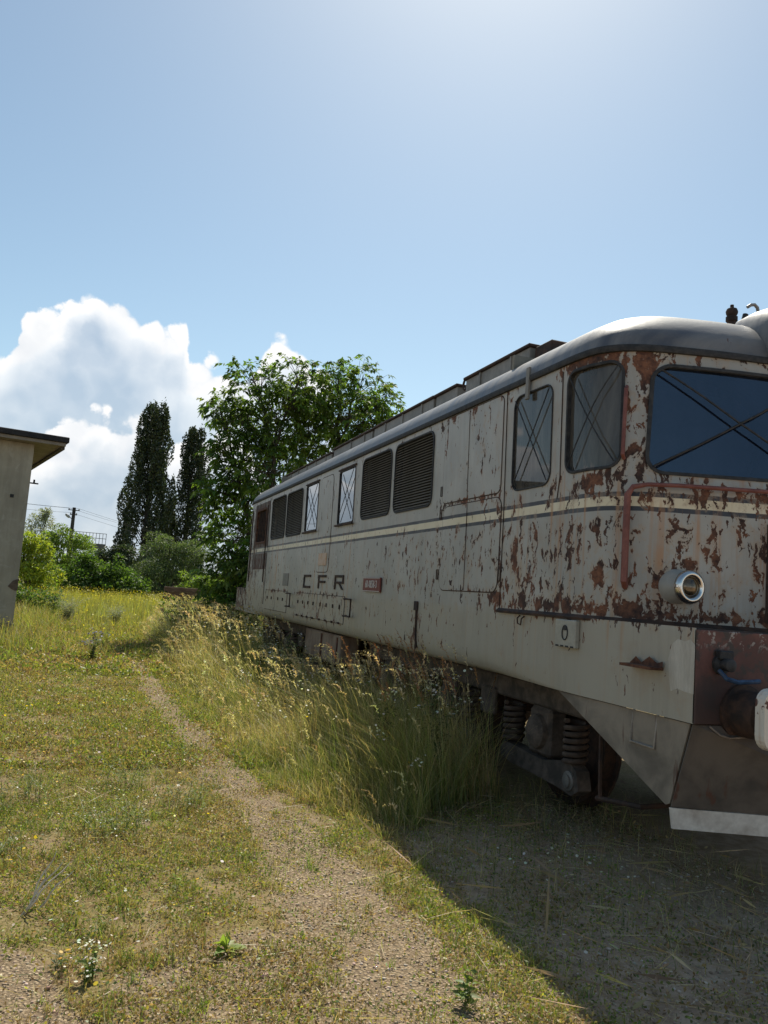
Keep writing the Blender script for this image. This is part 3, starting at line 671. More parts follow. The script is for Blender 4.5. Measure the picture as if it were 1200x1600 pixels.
sp_.build('scraped_patch', plain('scraped_pale_paint', (0.44, 0.40, 0.33), (0.56, 0.52, 0.44), 7, 0.6, 0.15, 0, (1, 3, .5)), loco)
MB(LOC).tube([(3.33, 4.36, 1.06), (3.31, 4.36, 0.85), (3.31, 4.13, 0.85), (3.33, 4.13, 1.06)], 0.010, 6).build('stirrup_step', M_STEEL, loco, True)
# ------------------------------------------------------------------ front end
sx = SX(3.42)
def surf_x(x, z, d): return surf(SX(x), z, d)
pts = [surf_x(3.435, 1.84, 0.01), surf_x(3.435, 1.87, 0.06), surf_x(3.435, 2.2, 0.065), surf_x(3.435, 2.47, 0.065), surf_x(3.455, 2.525, 0.065), surf_x(3.52, 2.545, 0.065)] + [surf_x(x, 2.55, 0.065) for x in (3.7, 3.95, 4.2, 4.45, 4.68)] + [surf_x(4.70, 2.55, 0.0)]
h1 = MB(LOC).tube(pts, [0.024] * 4 + [0.020] + [0.015] * 7, 8); h1.build('handrail', M_REDPIPE, loco, True); h1.mirrored(4.8).build('handrail', M_REDPIPE, loco, True)
MB(LOC).tube([surf_x(3.405, 2.74, 0.0), surf_x(3.405, 2.76, 0.045), surf_x(3.405, 3.0, 0.045), surf_x(3.405, 3.24, 0.045), surf_x(3.405, 3.27, 0.0)], 0.014, 8).build('corner_handrail', M_REDPIPE, loco, True)
# raised nose panel edge right of the handrail
path_tube([(SX(4.30), 1.66), (SX(4.30), 2.33)], 0.010, 0.004, 6).build('nose_seam', M_RUSTDK, loco)
MB(LOC).box(4.32, 4.44, 4.06, 4.30, 1.66, 2.34, 0.006).build('nose_door_edge', M_BEAM, loco)
# head lamps, pointing forwards
for cx in (3.75, 9.6 - 3.75):
    yb = plan(SX(3.75), 1.86)[1]
    hl_ = MB(LOC).lathe((cx, yb + 0.07, 1.86), (0, -1, 0), [(0.132, 0), (0.126, 0.05), (0.108, 0.09), (0.100, 0.16)], 32).build('head_lamp', M_PAINT, loco, True, 60)
    MB(LOC).lathe((cx, yb + 0.07, 1.86), (0, -1, 0), [(0.098, 0.135), (0.112, 0.148), (0.116, 0.172), (0.108, 0.192), (0.092, 0.200), (0.076, 0.196), (0.068, 0.180), (0.066, 0.165)], 32, False).build('lamp_rim', M_CHROME, hl_, True, 60)
    MB(LOC).lathe((cx, yb + 0.07, 1.86), (0, -1, 0), [(0.070, 0.168), (0.062, 0.183), (0.045, 0.193), (0.022, 0.199), (0.002, 0.200)], 28).build('lens', M_LENS, hl_, True, 80)
    MB(LOC).box(cx - 0.123, cx - 0.110, yb - 0.118, yb - 0.082, 1.85, 1.872, 0.003).build('rim_clip', M_CHROME, hl_)
# centre head light hood on the roof
hd = MB(LOC); rows = []
for (y, w, zt, zb) in ((4.36, 0.33, 3.99, 3.58), (4.41, 0.355, 4.04, 3.59), (4.6, 0.33, 4.08, 3.66), (4.8, 0.28, 4.10, 3.75), (5.0, 0.19, 4.10, 3.90), (5.13, 0.08, 4.08, 4.00)):
    rows.append([(4.8 - w * math.cos(a) ** 0.7 * (1 if math.cos(a) >= 0 else 1), y, zb + (zt - zb) * math.sin(a) ** 0.75) if math.cos(a) > 0 else (4.8 + w * abs(math.cos(a)) ** 0.7, y, zb + (zt - zb) * math.sin(a) ** 0.75) for a in np.linspace(0, pi, 17)])
m_ = 17; hd.v = [p for r in rows for p in r]; hd.f = [(i * m_ + j, i * m_ + j + 1, (i + 1) * m_ + j + 1, (i + 1) * m_ + j) for i in range(len(rows) - 1) for j in range(m_ - 1)] + [tuple(range(m_))]
hd.build('roof_lamp_hood', M_ROOF, loco, True, 50)
MB(LOC).lathe((4.8, 4.40, 3.80), (0, -1, 0), [(0.17, 0), (0.17, 0.06), (0.15, 0.07), (0.14, 0.05), (0.002, 0.05)], 24).build('roof_lamp', M_BLACK, loco, True)
# roof fittings
MB(LOC).lathe((4.79, 5.20, 4.055), (0, 0, 1), [(0.054, 0), (0.054, 0.03), (0.042, 0.05), (0.036, 0.09), (0.048, 0.10), (0.048, 0.135), (0.034, 0.142), (0.046, 0.16), (0.050, 0.18), (0.040, 0.205), (0.016, 0.215), (0.015, 0.24), (0.004, 0.245)], 14).build('whistle', M_RUSTDK, loco, True)
MB(LOC).tube([(4.90, 5.22, 4.05), (4.955, 5.22, 4.25)], 0.024, 10).build('exhaust_stub', M_BLACK, loco, True)
MB(LOC).tube([(5.07, 5.2, 4.04), (5.07, 5.2, 4.29), (5.06, 5.2, 4.325), (5.03, 5.2, 4.345), (4.99, 5.2, 4.335), (4.955, 5.2, 4.31)], 0.014, 8).build('bent_pipe', M_STEEL, loco, True)
# buffers, brake hose cock, cab-end hose
for cx in (3.66, 9.6 - 3.66):
    bf = MB(LOC).lathe((cx - 0.02, YA - 0.012, 1.125), (0, -1, 0), [(0.165, 0), (0.165, 0.02), (0.138, 0.025), (0.132, 0.20), (0.10, 0.22), (0.095, 0.33)], 24).build('buffer', M_RUSTDK, loco, True, 35)
    hw, hh = 0.24, 0.165; P = []
    for (a, b, a0) in ((cx + hw - 0.08, 1.14 - hh + 0.08, -90), (cx + hw - 0.08, 1.14 + hh - 0.08, 0), (cx - hw + 0.08, 1.14 + hh - 0.08, 90), (cx - hw + 0.08, 1.14 - hh + 0.08, 180)):
        P += [(a + 0.08 * math.cos(math.radians(a0 + k * 18)), b + 0.08 * math.sin(math.radians(a0 + k * 18))) for k in range(6)]
    MB(LOC).prism(P, 1, YA - 0.335, YA - 0.40).build('buffer_head', M_BUFFER, bf)
cock = MB(LOC).lathe((3.47, YA - 0.012, 1.40), (0, -1, 0), [(0.06, 0), (0.06, 0.02), (0.034, 0.03), (0.038, 0.09), (0.022, 0.10)], 14).build('brake_pipe_cock', M_BLACK, loco, True)
MB(LOC).tube([(3.42, YA - 0.06, 1.37), (3.44, YA - 0.10, 1.325), (3.50, YA - 0.12, 1.31), (3.60, YA - 0.12, 1.315), (3.66, YA - 0.12, 1.32)], [0.013, 0.014, 0.014, 0.013, 0.014], 8).build('cock_handle', M_BLUE, cock, True)
MB(LOC).box(3.43, 3.53, YA - 0.06, YA - 0.012, 1.43, 1.48, 0.006).build('cock_bracket', M_BLACK, cock)
MB(LOC).tube([(3.40, YA - 0.02, 1.045), (3.46, YA - 0.04, 1.00), (3.52, YA - 0.05, 0.985), (3.75, YA - 0.05, 1.0)], 0.007, 6).build('uncoupling_rod', M_STEEL, loco, True)
# snow plough: triangular side plates, angled front, pale bottom strip
pl = MB(LOC); th = 0.012
def slab(P, nrm):
    nrm = Vector(nrm).normalized() * th; n = len(P)
    pl.add([Vector(p) for p in P] + [Vector(p) + nrm for p in P], [tuple(range(n)), tuple(range(2 * n - 1, n - 1, -1))] + [(i, (i + 1) % n, n + (i + 1) % n, n + i) for i in range(n)])
slab([(3.318, YA + 0.018, 1.046), (3.318, 3.968, 0.545), (4.8, 3.38, 0.545), (4.8, 3.62, 1.046)], (0.3, 1, 0))
slab([(9.6 - 3.318, YA + 0.018, 1.046), (4.8, 3.62, 1.046), (4.8, 3.38, 0.545), (9.6 - 3.318, 3.968, 0.545)], (-0.3, 1, 0))
def plough_mat(nm, ca, cb):
    m, t, out = new_mat(nm); v = obj_vec(t)
    n = t.noise(v, 2.5, 6, 0.6, 0.4); c = t.mix(t.ss(n, 0.35, 0.65), ca, cb)
    c = t.mix(t.ss(t.noise(t.vscale(v, (6, 6, 1)), 2, 5), 0.60, 0.70), c, (0.09, 0.04, 0.025))
    bsdf(t, out, c, 0.7, 0, n, 0.2); return m
pl_o = pl.build('snow_plough', plough_mat('dark_plough_paint', (0.055, 0.046, 0.038), (0.12, 0.098, 0.077)), loco)
M_PSIDE = plough_mat('dusty_plough_paint', (0.13, 0.108, 0.082), (0.27, 0.225, 0.17))
for xa, nx in ((3.318, 1), (9.6 - 3.318, -1)):
    pl = MB(LOC); slab([(xa, 5.23, 1.046), (xa, YA + 0.045, 1.046), (xa, 3.985, 0.56), (xa, 4.02, 0.545)], (nx, 0, 0)); pl.build('plough_side_plate', M_PSIDE, pl_o)
ps = MB(LOC)
for a, b in (((3.312, 3.966), (4.8, 3.376)), ((9.6 - 3.312, 3.966), (4.8, 3.376))):
    ps.add([(a[0], a[1], 0.54), (b[0], b[1], 0.54), (b[0], b[1] + 0.01, 0.42), (a[0] + (0.02 if a[0] < 4.8 else -0.02), a[1], 0.42), (a[0], a[1] + 0.015, 0.54), (b[0], b[1] + 0.015, 0.54), (b[0], b[1] + 0.025, 0.42), (a[0] + (0.02 if a[0] < 4.8 else -0.02), a[1] + 0.015, 0.42)],
           [(0, 1, 2, 3), (7, 6, 5, 4), (0, 4, 5, 1), (3, 2, 6, 7), (0, 3, 7, 4), (1, 5, 6, 2)])
ps.build('plough_edge', plain('scuffed_white_paint', (0.42, 0.36, 0.30), (0.66, 0.62, 0.55), 5, 0.6, 0.3, 0, (1, 1, 1), 6, 0.4, 0.01, 0.25, 0.55), pl_o)
MB(LOC).tube([(3.5, 4.95, 0.90), (3.5, 4.93, 0.42), (3.5, 4.92, 0.35)], 0.014, 6).build('sand_pipe', M_RUSTDK, loco)
MB(LOC).tube([(3.5, 4.96, 0.34), (3.5, 4.75, 0.37), (3.52, 4.50, 0.40), (3.7, 4.45, 0.42)], 0.018, 8).build('brake_rod', M_RUSTDK, loco)
# cab interior
for w_, nm in ((WINS['corner'], 'cab_curtain'),):
    cu = MB(LOC); ss_ = np.linspace(w_[0] - 0.05, w_[1] - 0.10, 60)
    for i, s in enumerate(ss_):
        for z in (w_[2] - 0.1, (w_[2] + w_[3]) / 2, w_[3] + 0.05): cu.v.append(surf(s, z, -0.11 - 0.018 * math.sin(i * 1.1) - 0.01 * math.sin(i * 0.37)))
    cu.f = [(i * 3 + j, (i + 1) * 3 + j, (i + 1) * 3 + j + 1, i * 3 + j + 1) for i in range(59) for j in range(2)]
    cu.build(nm, plain('faded_curtain', (0.17, 0.145, 0.11), (0.24, 0.205, 0.16), 5, 0.95, 0.1), loco, True)
MB(LOC).box(3.42, 6.18, 6.42, 6.46, 1.6, 3.95).build('cab_bulkhead', M_INSIDE, loco)
MB(LOC).box(3.36, 6.24, 4.9, 6.4, 1.60, 1.64).build('cab_floor', M_DARKIN, loco)
MB(LOC).box(3.75, 5.9, 4.72, 5.05, 1.64, 2.58, 0.02).build('control_desk', M_DARKIN, loco)
for cx in (4.0, 5.6):
    st = MB(LOC).box(cx - 0.22, cx + 0.22, 5.55, 5.98, 2.02, 2.12, 0.03).build('driver_seat', M_DARKIN, loco)
    MB(LOC).box(cx - 0.22, cx + 0.22, 5.98, 6.06, 2.10, 2.85, 0.03).build('seat_back', M_DARKIN, st)
    MB(LOC).tube([(cx, 5.77, 1.64), (cx, 5.77, 2.02)], 0.05, 8).build('seat_post', M_DARKIN, st)
MB(LOC).tube([(3.52, 5.62, 1.64), (3.52, 5.62, 3.55)], 0.022, 8).build('cab_pillar', M_WHITE, loco)
MB(LOC).box(3.9, 5.7, 6.6, 16.2, 1.6, 3.3).build('engine_block', M_DARKIN, loco)
MB(LOC).box(3.42, 6.18, 16.18, 16.22, 1.6, 3.95).build('cab_bulkhead', M_INSIDE, loco)
# ------------------------------------------------------------------ bogies
def helix(cx, cy, z0, z1, R, r, turns):
    P = [(cx + R * math.cos(a), cy + R * math.sin(a), z0 + (z1 - z0) * a / (2 * pi * turns)) for a in np.linspace(0, 2 * pi * turns, int(12 * turns) + 1)]
    return MB().tube(P, r, 6).mesh('coil_spring', True, 60)
SPR = helix(0, 0, -0.17, 0.17, 0.085, 0.021, 6.5)
WHL = MB().lathe((0, 0, 0), (1, 0, 0), [(0.08, -0.09), (0.18, -0.08), (0.20, -0.04), (0.44, -0.02), (0.46, -0.065), (0.545, -0.065), (0.55, 0.04), (0.58, 0.05), (0.58, 0.075), (0.46, 0.075), (0.44, 0.03), (0.15, 0.04), (0.08, 0.08)], 32).mesh('wheel', True, 35)
ARM = MB().prism([(-0.62, 0.40), (-0.50, 0.46), (-0.12, 0.385), (0.30, 0.405), (0.56, 0.42), (0.62, 0.36), (0.60, 0.28), (0.42, 0.25), (0.0, 0.24), (-0.40, 0.22), (-0.56, 0.20), (-0.66, 0.26)], 0, -0.06, 0.06).mesh('equaliser_arm')
ABX = MB().box(-0.10, 0.08, -0.17, 0.17, 0.40, 0.80, 0.03).lathe((-0.09, 0, 0.60), (-1, 0, 0), [(0.15, 0), (0.14, 0.05), (0.10, 0.08), (0.03, 0.085)], 18).mesh('axle_box', True, 35)
PIN = MB().lathe((-0.055, -0.53, 0.31), (-1, 0, 0), [(0.075, 0), (0.075, 0.02), (0.05, 0.025), (0.05, 0.04), (0.01, 0.045)], 14).mesh('arm_pin', True, 35)
M_SPRING = plain('dusty_brown_spring', (0.055, 0.038, 0.028), (0.115, 0.08, 0.058), 9, 0.8, 0.3)
AXLES = (6.12, 8.02, 9.92)
for bi in (0, 1):
    fy = (lambda y: y) if bi == 0 else (lambda y: SUMY - y)
    bo = MB(LOC)
    y0, y1 = sorted((fy(5.25), fy(10.75)))
    for x0, x1 in ((3.72, 3.84), (5.76, 5.88)): bo.box(x0, x1, y0, y1, 0.80, 1.0, 0.02)
    bo.box(3.84, 5.76, fy(8.9) - 0.2, fy(8.9) + 0.2, 0.6, 1.0)
    for yy in (7.07, 8.97): bo.box(3.68, 3.74, fy(yy) - 0.14, fy(yy) + 0.14, 0.60, 0.86, 0.02)
    bog = bo.build('bogie', M_BOGIE, loco)
    for ax in AXLES:
        y = fy(ax)
        for side in (0, 1):
            mx = lambda x: x if side == 0 else 9.6 - x
            for nm, me, mat, x, yy, z in (('wheel', WHL, M_RUSTDK, 4.06, y, 0.555), ('axle_box', ABX, M_BOGIE, 3.80, y, 0.0), ('equaliser_arm', ARM, M_BOGIE, 3.74, y, 0.0), ('arm_pin', PIN, M_STEEL, 3.74, y, 0.0), ('coil_spring', SPR, M_SPRING, 3.745, y - 0.50, 0.60), ('coil_spring', SPR, M_SPRING, 3.745, y + 0.50, 0.60)):
                if side == 1 and nm not in ('wheel',): continue
                o = link_mesh(nm, me, mat, bog); o.location = (mx(x) - LOC[0], yy - LOC[1], z)
                if side == 1: o.rotation_euler = (0, 0, pi)
        MB(LOC).tube([(4.0, y, 0.575), (5.6, y, 0.575)], 0.085, 10).build('axle', M_RUSTDK, bog)
tk = MB(LOC).box(3.40, 3.70, 11.15, 13.15, 0.60, 1.03, 0.02).build('battery_box', M_TANK, loco)
MB(LOC).box(3.385, 3.40, 12.1, 12.16, 0.62, 1.0).build('box_strap', M_RUST, tk)
MB(LOC).box(3.385, 3.40, 11.25, 11.29, 0.62, 1.0).build('box_strap', M_RUST, tk)
MB(LOC).box(3.9, 5.7, 10.9, 11.75, 0.45, 1.05, 0.05).build('fuel_tank', M_RUSTDK, loco)
# ------------------------------------------------------------------ ground
def gravel_amount(x, y):
    x = np.asarray(x, float); y = np.asarray(y, float)
    w = (fbm(x, y, 1.6, 5) - 0.5)
    xc = np.interp(y, [2, 4, 6.15, 7.7, 11.2, 17, 20, 27, 40], [1.45, 1.45, 1.36, 1.19, 1.06, 0.80, 0.55, -0.6, -1.5]) + w * 0.25
    hw = np.interp(y, [2, 4, 6, 8, 11, 17, 19, 22, 28], [0.42, 0.40, 0.27, 0.21, 0.19, 0.20, 0.12, 0.10, 0.02])
    g = (1 - sstep(np.abs(x - xc) / hw, 0.5, 1.5)) * (0.72 + 0.28 * sstep(fbm(x, y, 3.1, 15), 0.36, 0.56))
    g2 = sstep(4.10 - (x + 0.23) * 1.5 - y + w * 0.5, -0.12, 0.15)          # bare gravel nearest the camera
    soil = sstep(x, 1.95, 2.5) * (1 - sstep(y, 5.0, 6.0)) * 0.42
    bare = sstep(fbm(x, y, 1.3, 9), 0.50, 0.62) * (1 - sstep(y, 5.0, 8.0)) * 0.6
    return np.clip(np.maximum.reduce([g, g2, soil, bare * (x > 0.2)]), 0, 1)
def gz(x, y):
    x = np.asarray(x, float); y = np.asarray(y, float)
    near = 1 - sstep(np.hypot(x, y), 30, 60)
    return near * ((fbm(x, y, 0.7, 2) - 0.5) * 0.07 + (fbm(x, y, 3.0, 4) - 0.5) * 0.025) * (1 - sstep(x, 2.9, 3.6) * (1 - sstep(x, 6, 7))) - 0.02
def graded(lo, hi, c0, c1, fine, grow=1.28):
    a = list(np.arange(c0, c1 + fine / 2, fine)); s = fine; v = c0
    L = []
    while v > lo: s *= grow; v -= s; L.append(max(v, lo))
    s = fine; v = a[-1]; Rr = []
    while v < hi: s *= grow; v += s; Rr.append(min(v, hi))
    return np.array(L[::-1] + a + Rr)
gx = graded(-1500, 1500, -2.5, 5.0, 0.055); gy = graded(-400, 2500, 2.0, 12.0, 0.055)
GX, GY = np.meshgrid(gx, gy, indexing='ij'); GZ = gz(GX, GY)
nx, ny = GX.shape; ii = np.arange(nx * ny).reshape(nx, ny)
q = np.stack([ii[:-1, :-1], ii[1:, :-1], ii[1:, 1:], ii[:-1, 1:]], -1).reshape(-1, 4)
T = np.concatenate([q[:, [0, 1, 2]], q[:, [0, 2, 3]]])
ga = gravel_amount(GX.ravel(), GY.ravel())
def ground_mat():
    m, t, out = new_mat('dry_soil_and_gravel'); v = t.n('ShaderNodeNewGeometry').outputs['Position']
    g = t.n('ShaderNodeAttribute', attribute_name='Col'); gr = t.n('ShaderNodeSeparateColor', {0: g.outputs[0]}).outputs[0]
    vo = t.n('ShaderNodeTexVoronoi', {'Vector': v, 'Scale': 62.0, 'Randomness': 1.0}, feature='F1')
    big = t.noise(v, 1.1, 5, 0.6, 0.3); fine = t.noise(v, 45, 5, 0.65); mid = t.noise(v, 9, 5, 0.6, 0.3)
    peb = t.mix(t.n('ShaderNodeSeparateColor', {0: vo.outputs[1]}).outputs[0], (0.25, 0.185, 0.115), (0.46, 0.36, 0.24))
    peb = t.mix(t.ss(vo.outputs[0], 0.25, 0.6), peb, (0.17, 0.125, 0.08))
    soil = t.mix(t.ss(mid, 0.3, 0.7), (0.18, 0.125, 0.068), (0.30, 0.22, 0.13))
    olive = t.mix(t.ss(fine, 0.35, 0.65), (0.145, 0.115, 0.045), (0.24, 0.185, 0.08))
    olive = t.mix(t.ss(mid, 0.50, 0.68), olive, (0.13, 0.075, 0.035))
    c = t.mix(t.ss(big, 0.30, 0.55), soil, olive)
    c = t.mix(t.ss(fine, 0.55, 0.75), c, (0.30, 0.24, 0.165))
    far = t.n('ShaderNodeSeparateXYZ', {0: v}).outputs[1]
    c = t.mix(t.ss(far, 9, 24), c, t.mix(t.ss(mid, 0.35, 0.65), (0.12, 0.125, 0.035), (0.19, 0.165, 0.06)))
    c = t.mix(t.ss(t.m('ADD', gr, t.m('MULTIPLY', t.m('SUBTRACT', mid, 0.5), 0.7)), 0.35, 0.6), c, t.mix(t.ss(big, 0.3, 0.75), peb, t.mix(0.5, peb, soil)))
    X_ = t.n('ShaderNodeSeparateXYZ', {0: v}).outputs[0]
    shade_lift = t.m('MULTIPLY', t.ss(X_, 1.85, 2.25), t.ss(far, 6.2, 5.0))
    c = t.mix(t.m('MULTIPLY', shade_lift, 0.85), c, t.mix(t.ss(mid, 0.35, 0.65), (0.34, 0.235, 0.155), (0.48, 0.355, 0.25)))     # brown earth by the locomotive, its colour lightened to brighten the shadow there
    h = t.m('ADD', t.m('MULTIPLY', t.m('SUBTRACT', 0.5, vo.outputs[0]), gr), t.m('ADD', fine, t.m('MULTIPLY', mid, 2.0)))
    bsdf(t, out, c, 0.95, 0, h, 0.9, 0.012, 0.15); return m
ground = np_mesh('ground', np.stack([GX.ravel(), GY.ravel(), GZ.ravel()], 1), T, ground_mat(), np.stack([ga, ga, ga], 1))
ground.data.polygons.foreach_set('use_smooth', [True] * len(ground.data.polygons))
tag(ground, kind='structure')

# ------------------------------------------------------------------ plant pieces (arrays)
class Heap:
    def __init__(s): s.V = []; s.T = []; s.C = []; s.n = 0
    def add(s, V, T, C): s.V.append(V); s.T.append(T + s.n); s.C.append(C); s.n += len(V)
    def build(s, name, mat, parent=None, off=(0, 0, 0)):
        return np_mesh(name, np.concatenate(s.V), np.concatenate(s.T), mat, np.concatenate(s.C), parent, off)
def pal(cols, n, rng=RNG, jit=0.18, idx=None, gain=1.0):
    cols = np.array(cols) * gain * 1.2; i = rng.integers(0, len(cols), n) if idx is None else idx
    return np.clip(cols[i] * (1 + rng.normal(0, jit, (n, 1))) * (1 + rng.normal(0, 0.06, (n, 3))), 0.004, 0.95)
def blades(hp, P, H, W, bend, C, segs=3, az=None, rng=RNG, tipcol=None):
    n = len(P); az = rng.uniform(0, 2 * pi, n) if az is None else az
    dx, dy = np.cos(az), np.sin(az); fa = az + pi / 2 + rng.normal(0, 0.7, n); wx, wy = np.cos(fa), np.sin(fa)
    ts = np.linspace(0, 1, segs + 1); V = []; Cc = []
    for k, t in enumerate(ts):
        hz = H * t * (1 - 0.35 * np.minimum(bend, 1.2) * t); off = H * bend * t * t
        c = P + np.stack([dx * off, dy * off, hz], 1); w = W * (1 - t) ** 0.7 * 0.5
        sd = np.stack([wx * w, wy * w, np.zeros(n)], 1)
        if k < segs: V += [c - sd, c + sd]
        else: V.append(c)
        cc = C if tipcol is None else C * (1 - t ** 1.5) + tipcol * t ** 1.5
        Cc += [cc, cc] if k < segs else [cc]
    m = 2 * segs + 1; V = np.stack(V, 1).reshape(-1, 3); Cc = np.stack(Cc, 1).reshape(-1, 3)
    tri = []
    for k in range(segs - 1): tri += [(2 * k, 2 * k + 1, 2 * k + 3), (2 * k, 2 * k + 3, 2 * k + 2)]
    tri.append((2 * segs - 2, 2 * segs - 1, 2 * segs))
    T = (np.arange(n)[:, None, None] * m + np.array(tri)[None]).reshape(-1, 3); hp.add(V, T, Cc)
def norm(a): return a / np.maximum(np.linalg.norm(a, axis=1, keepdims=True), 1e-9)
def leaves(hp, P, D, L, W, C, fold=0.25, droop=0.25, rng=RNG):
    """pointed leaves of six vertices: base, two shoulders, two upper shoulders, tip; folded along the rib and drooping"""
    n = len(P); D = norm(D); up = norm(np.stack([rng.normal(0, .5, n), rng.normal(0, .5, n), np.ones(n)], 1))
    S = norm(np.cross(D, up)); N = np.cross(S, D); L = L[:, None]; W = W[:, None]; z = np.array([[0, 0, -1.0]])
    a = P; m1 = P + D * L * .45 + z * droop * L * .12; t = P + D * L + z * droop * L * .55
    l = m1 - S * W * .5 + N * W * fold; r = m1 + S * W * .5 + N * W * fold
    V = np.stack([a, l, m1, r, t], 1).reshape(-1, 3)
    T = (np.arange(n)[:, None, None] * 5 + np.array([(0, 2, 1), (0, 3, 2), (1, 2, 4), (2, 3, 4)])[None]).reshape(-1, 3)
    hp.add(V, T, np.repeat(C, 5, 0))
def cards(hp, P, D, L, W, C, rng=RNG):
    """small two-triangle leaves"""
    n = len(P); D = norm(D); S = norm(np.cross(D, rng.normal(0, 1, (n, 3)))); L = L[:, None]; W = W[:, None]
    V = np.stack([P, P + D * L * .5 - S * W * .5, P + D * L, P + D * L * .5 + S * W * .5], 1).reshape(-1, 3)
    T = (np.arange(n)[:, None, None] * 4 + np.array([(0, 1, 2), (0, 2, 3)])[None]).reshape(-1, 3)
    hp.add(V, T, np.repeat(C, 4, 0))
def discs(hp, P, R, C, k=6, rng=RNG):
    n = len(P); N = norm(rng.normal(0, .35, (n, 3)) + [0, 0, 1]); S = norm(np.cross(N, rng.normal(0, 1, (n, 3)))); Q = np.cross(N, S)
    V = [P]
    for i in range(k):
        a = 2 * pi * i / k; V.append(P + (S * math.cos(a) + Q * math.sin(a)) * R[:, None])
    V = np.stack(V, 1).reshape(-1, 3)
    T = (np.arange(n)[:, None, None] * (k + 1) + np.array([(0, 1 + i, 1 + (i + 1) % k) for i in range(k)])[None]).reshape(-1, 3)
    hp.add(V, T, np.repeat(C, k + 1, 0))
def ball(rng, n, shell=0.5):
    d = norm(rng.normal(0, 1, (n, 3))); r = rng.random(n) ** (1 / 3); r = r * (1 - shell) + shell * (0.75 + 0.25 * rng.random(n)); return d * r[:, None]

# stones
def stone_protos():
    out = []
    bm = bmesh.new(); bmesh.ops.create_icosphere(bm, subdivisions=1, radius=1); V = np.array([v.co[:] for v in bm.verts]); T = np.array([[v.index for v in f.verts] for f in bm.faces]); bm.free()
    for k in range(8):
        r = np.random.default_rng(50 + k); out.append((V * (1 + r.normal(0, .16, (len(V), 1))) * r.uniform(0.55, 1.0, 3) * [1, 1, .7], T))
    return out
hp = Heap(); protos = stone_protos(); rng = np.random.default_rng(11)
def scatter_stones(n, x0, x1, y0, y1, smin, smax, thresh):
    x = rng.uniform(x0, x1, n); y = y0 + (y1 - y0) * rng.random(n) ** 1.7; k = rng.random(n) * 0.9 + 0.05 < gravel_amount(x, y) * thresh
    x, y = x[k], y[k]; s = smin + (smax - smin) * rng.random(len(x)) ** 3
    C = pal([(0.46, 0.37, 0.27), (0.38, 0.30, 0.21), (0.56, 0.48, 0.38), (0.42, 0.31, 0.22), (0.34, 0.26, 0.18), (0.46, 0.36, 0.27)], len(x), rng)
    for p in range(8):
        i = np.arange(len(x))[p::8]; V0, T0 = protos[p]; a = rng.uniform(0, 2 * pi, len(i)); ca, sa = np.cos(a), np.sin(a)
        V = V0[None] * s[i, None, None]; Vx = V[..., 0] * ca[:, None] - V[..., 1] * sa[:, None]; Vy = V[..., 0] * sa[:, None] + V[..., 1] * ca[:, None]
        V = np.stack([Vx + x[i, None], Vy + y[i, None], V[..., 2] + (gz(x[i], y[i]) + s[i] * .22)[:, None]], -1).reshape(-1, 3)
        T = (np.arange(len(i))[:, None, None] * len(V0) + T0[None]).reshape(-1, 3); hp.add(V, T, np.repeat(C[i], len(V0), 0))
scatter_stones(42000, -1.0, 4.2, 2.4, 9.0, 0.003, 0.011, 0.9)
scatter_stones(500, -0.6, 3.6, 2.4, 6.5, 0.010, 0.022, 0.6)
def scatter_shade(n):
    x = rng.uniform(1.9, 4.3, n); y = rng.uniform(2.5, 6.2, n); s = 0.003 + 0.014 * rng.random(n) ** 4
    C = pal([(0.36, 0.27, 0.19), (0.26, 0.19, 0.13), (0.44, 0.36, 0.28)], n, rng); V0, T0 = protos[3]
    V = V0[None] * s[:, None, None] + np.stack([x, y, gz(x, y) + s * .2], 1)[:, None, :]
    hp.add(V.reshape(-1, 3), (np.arange(n)[:, None, None] * len(V0) + T0[None]).reshape(-1, 3), np.repeat(C, len(V0), 0))
scatter_shade(7000)
def stone_mat():
    m, t, out = new_mat('gravel_stone'); a = t.n('ShaderNodeAttribute', attribute_name='Col').outputs[0]
    bsdf(t, out, t.mix(t.lin(t.noise(obj_vec(t), 90, 3), .3, .7, 0, .4), a, (0.10, 0.08, 0.06)), 0.9, spec=0.2); return m
st_o = hp.build('gravel', stone_mat()); tag(st_o, 'loose brown-grey gravel on the path and foreground', 'gravel', kind='stuff')

# ------------------------------------------------------------------ low ground cover
def left_edge(y): return -0.155 * y - 1.3
hp = Heap(); rng = np.random.default_rng(21)
GREENS = [(0.085, 0.115, 0.022), (0.11, 0.135, 0.026), (0.145, 0.16, 0.032), (0.19, 0.17, 0.038), (0.065, 0.092, 0.022)]
DRY = [(0.19, 0.125, 0.06), (0.24, 0.175, 0.085), (0.14, 0.085, 0.042), (0.30, 0.23, 0.12)]
def cover_pts(n, y0, y1, pw, xr=4.6, dens=1.0):
    y = y0 + (y1 - y0) * rng.random(n) ** pw; x = left_edge(y) + (xr - left_edge(y)) * rng.random(n)
    g = gravel_amount(x, y); d = (1 - 0.80 * sstep(g, 0.3, 0.95)) * (0.20 + 0.95 * sstep(0.6 * fbm(x, y, 2.6, 31, 4) + 0.4 * fbm(x, y, 7.0, 33, 3), 0.36, 0.54)) * dens
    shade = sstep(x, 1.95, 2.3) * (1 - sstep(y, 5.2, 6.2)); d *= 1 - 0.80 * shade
    k = rng.random(n) < d; return x[k], y[k]
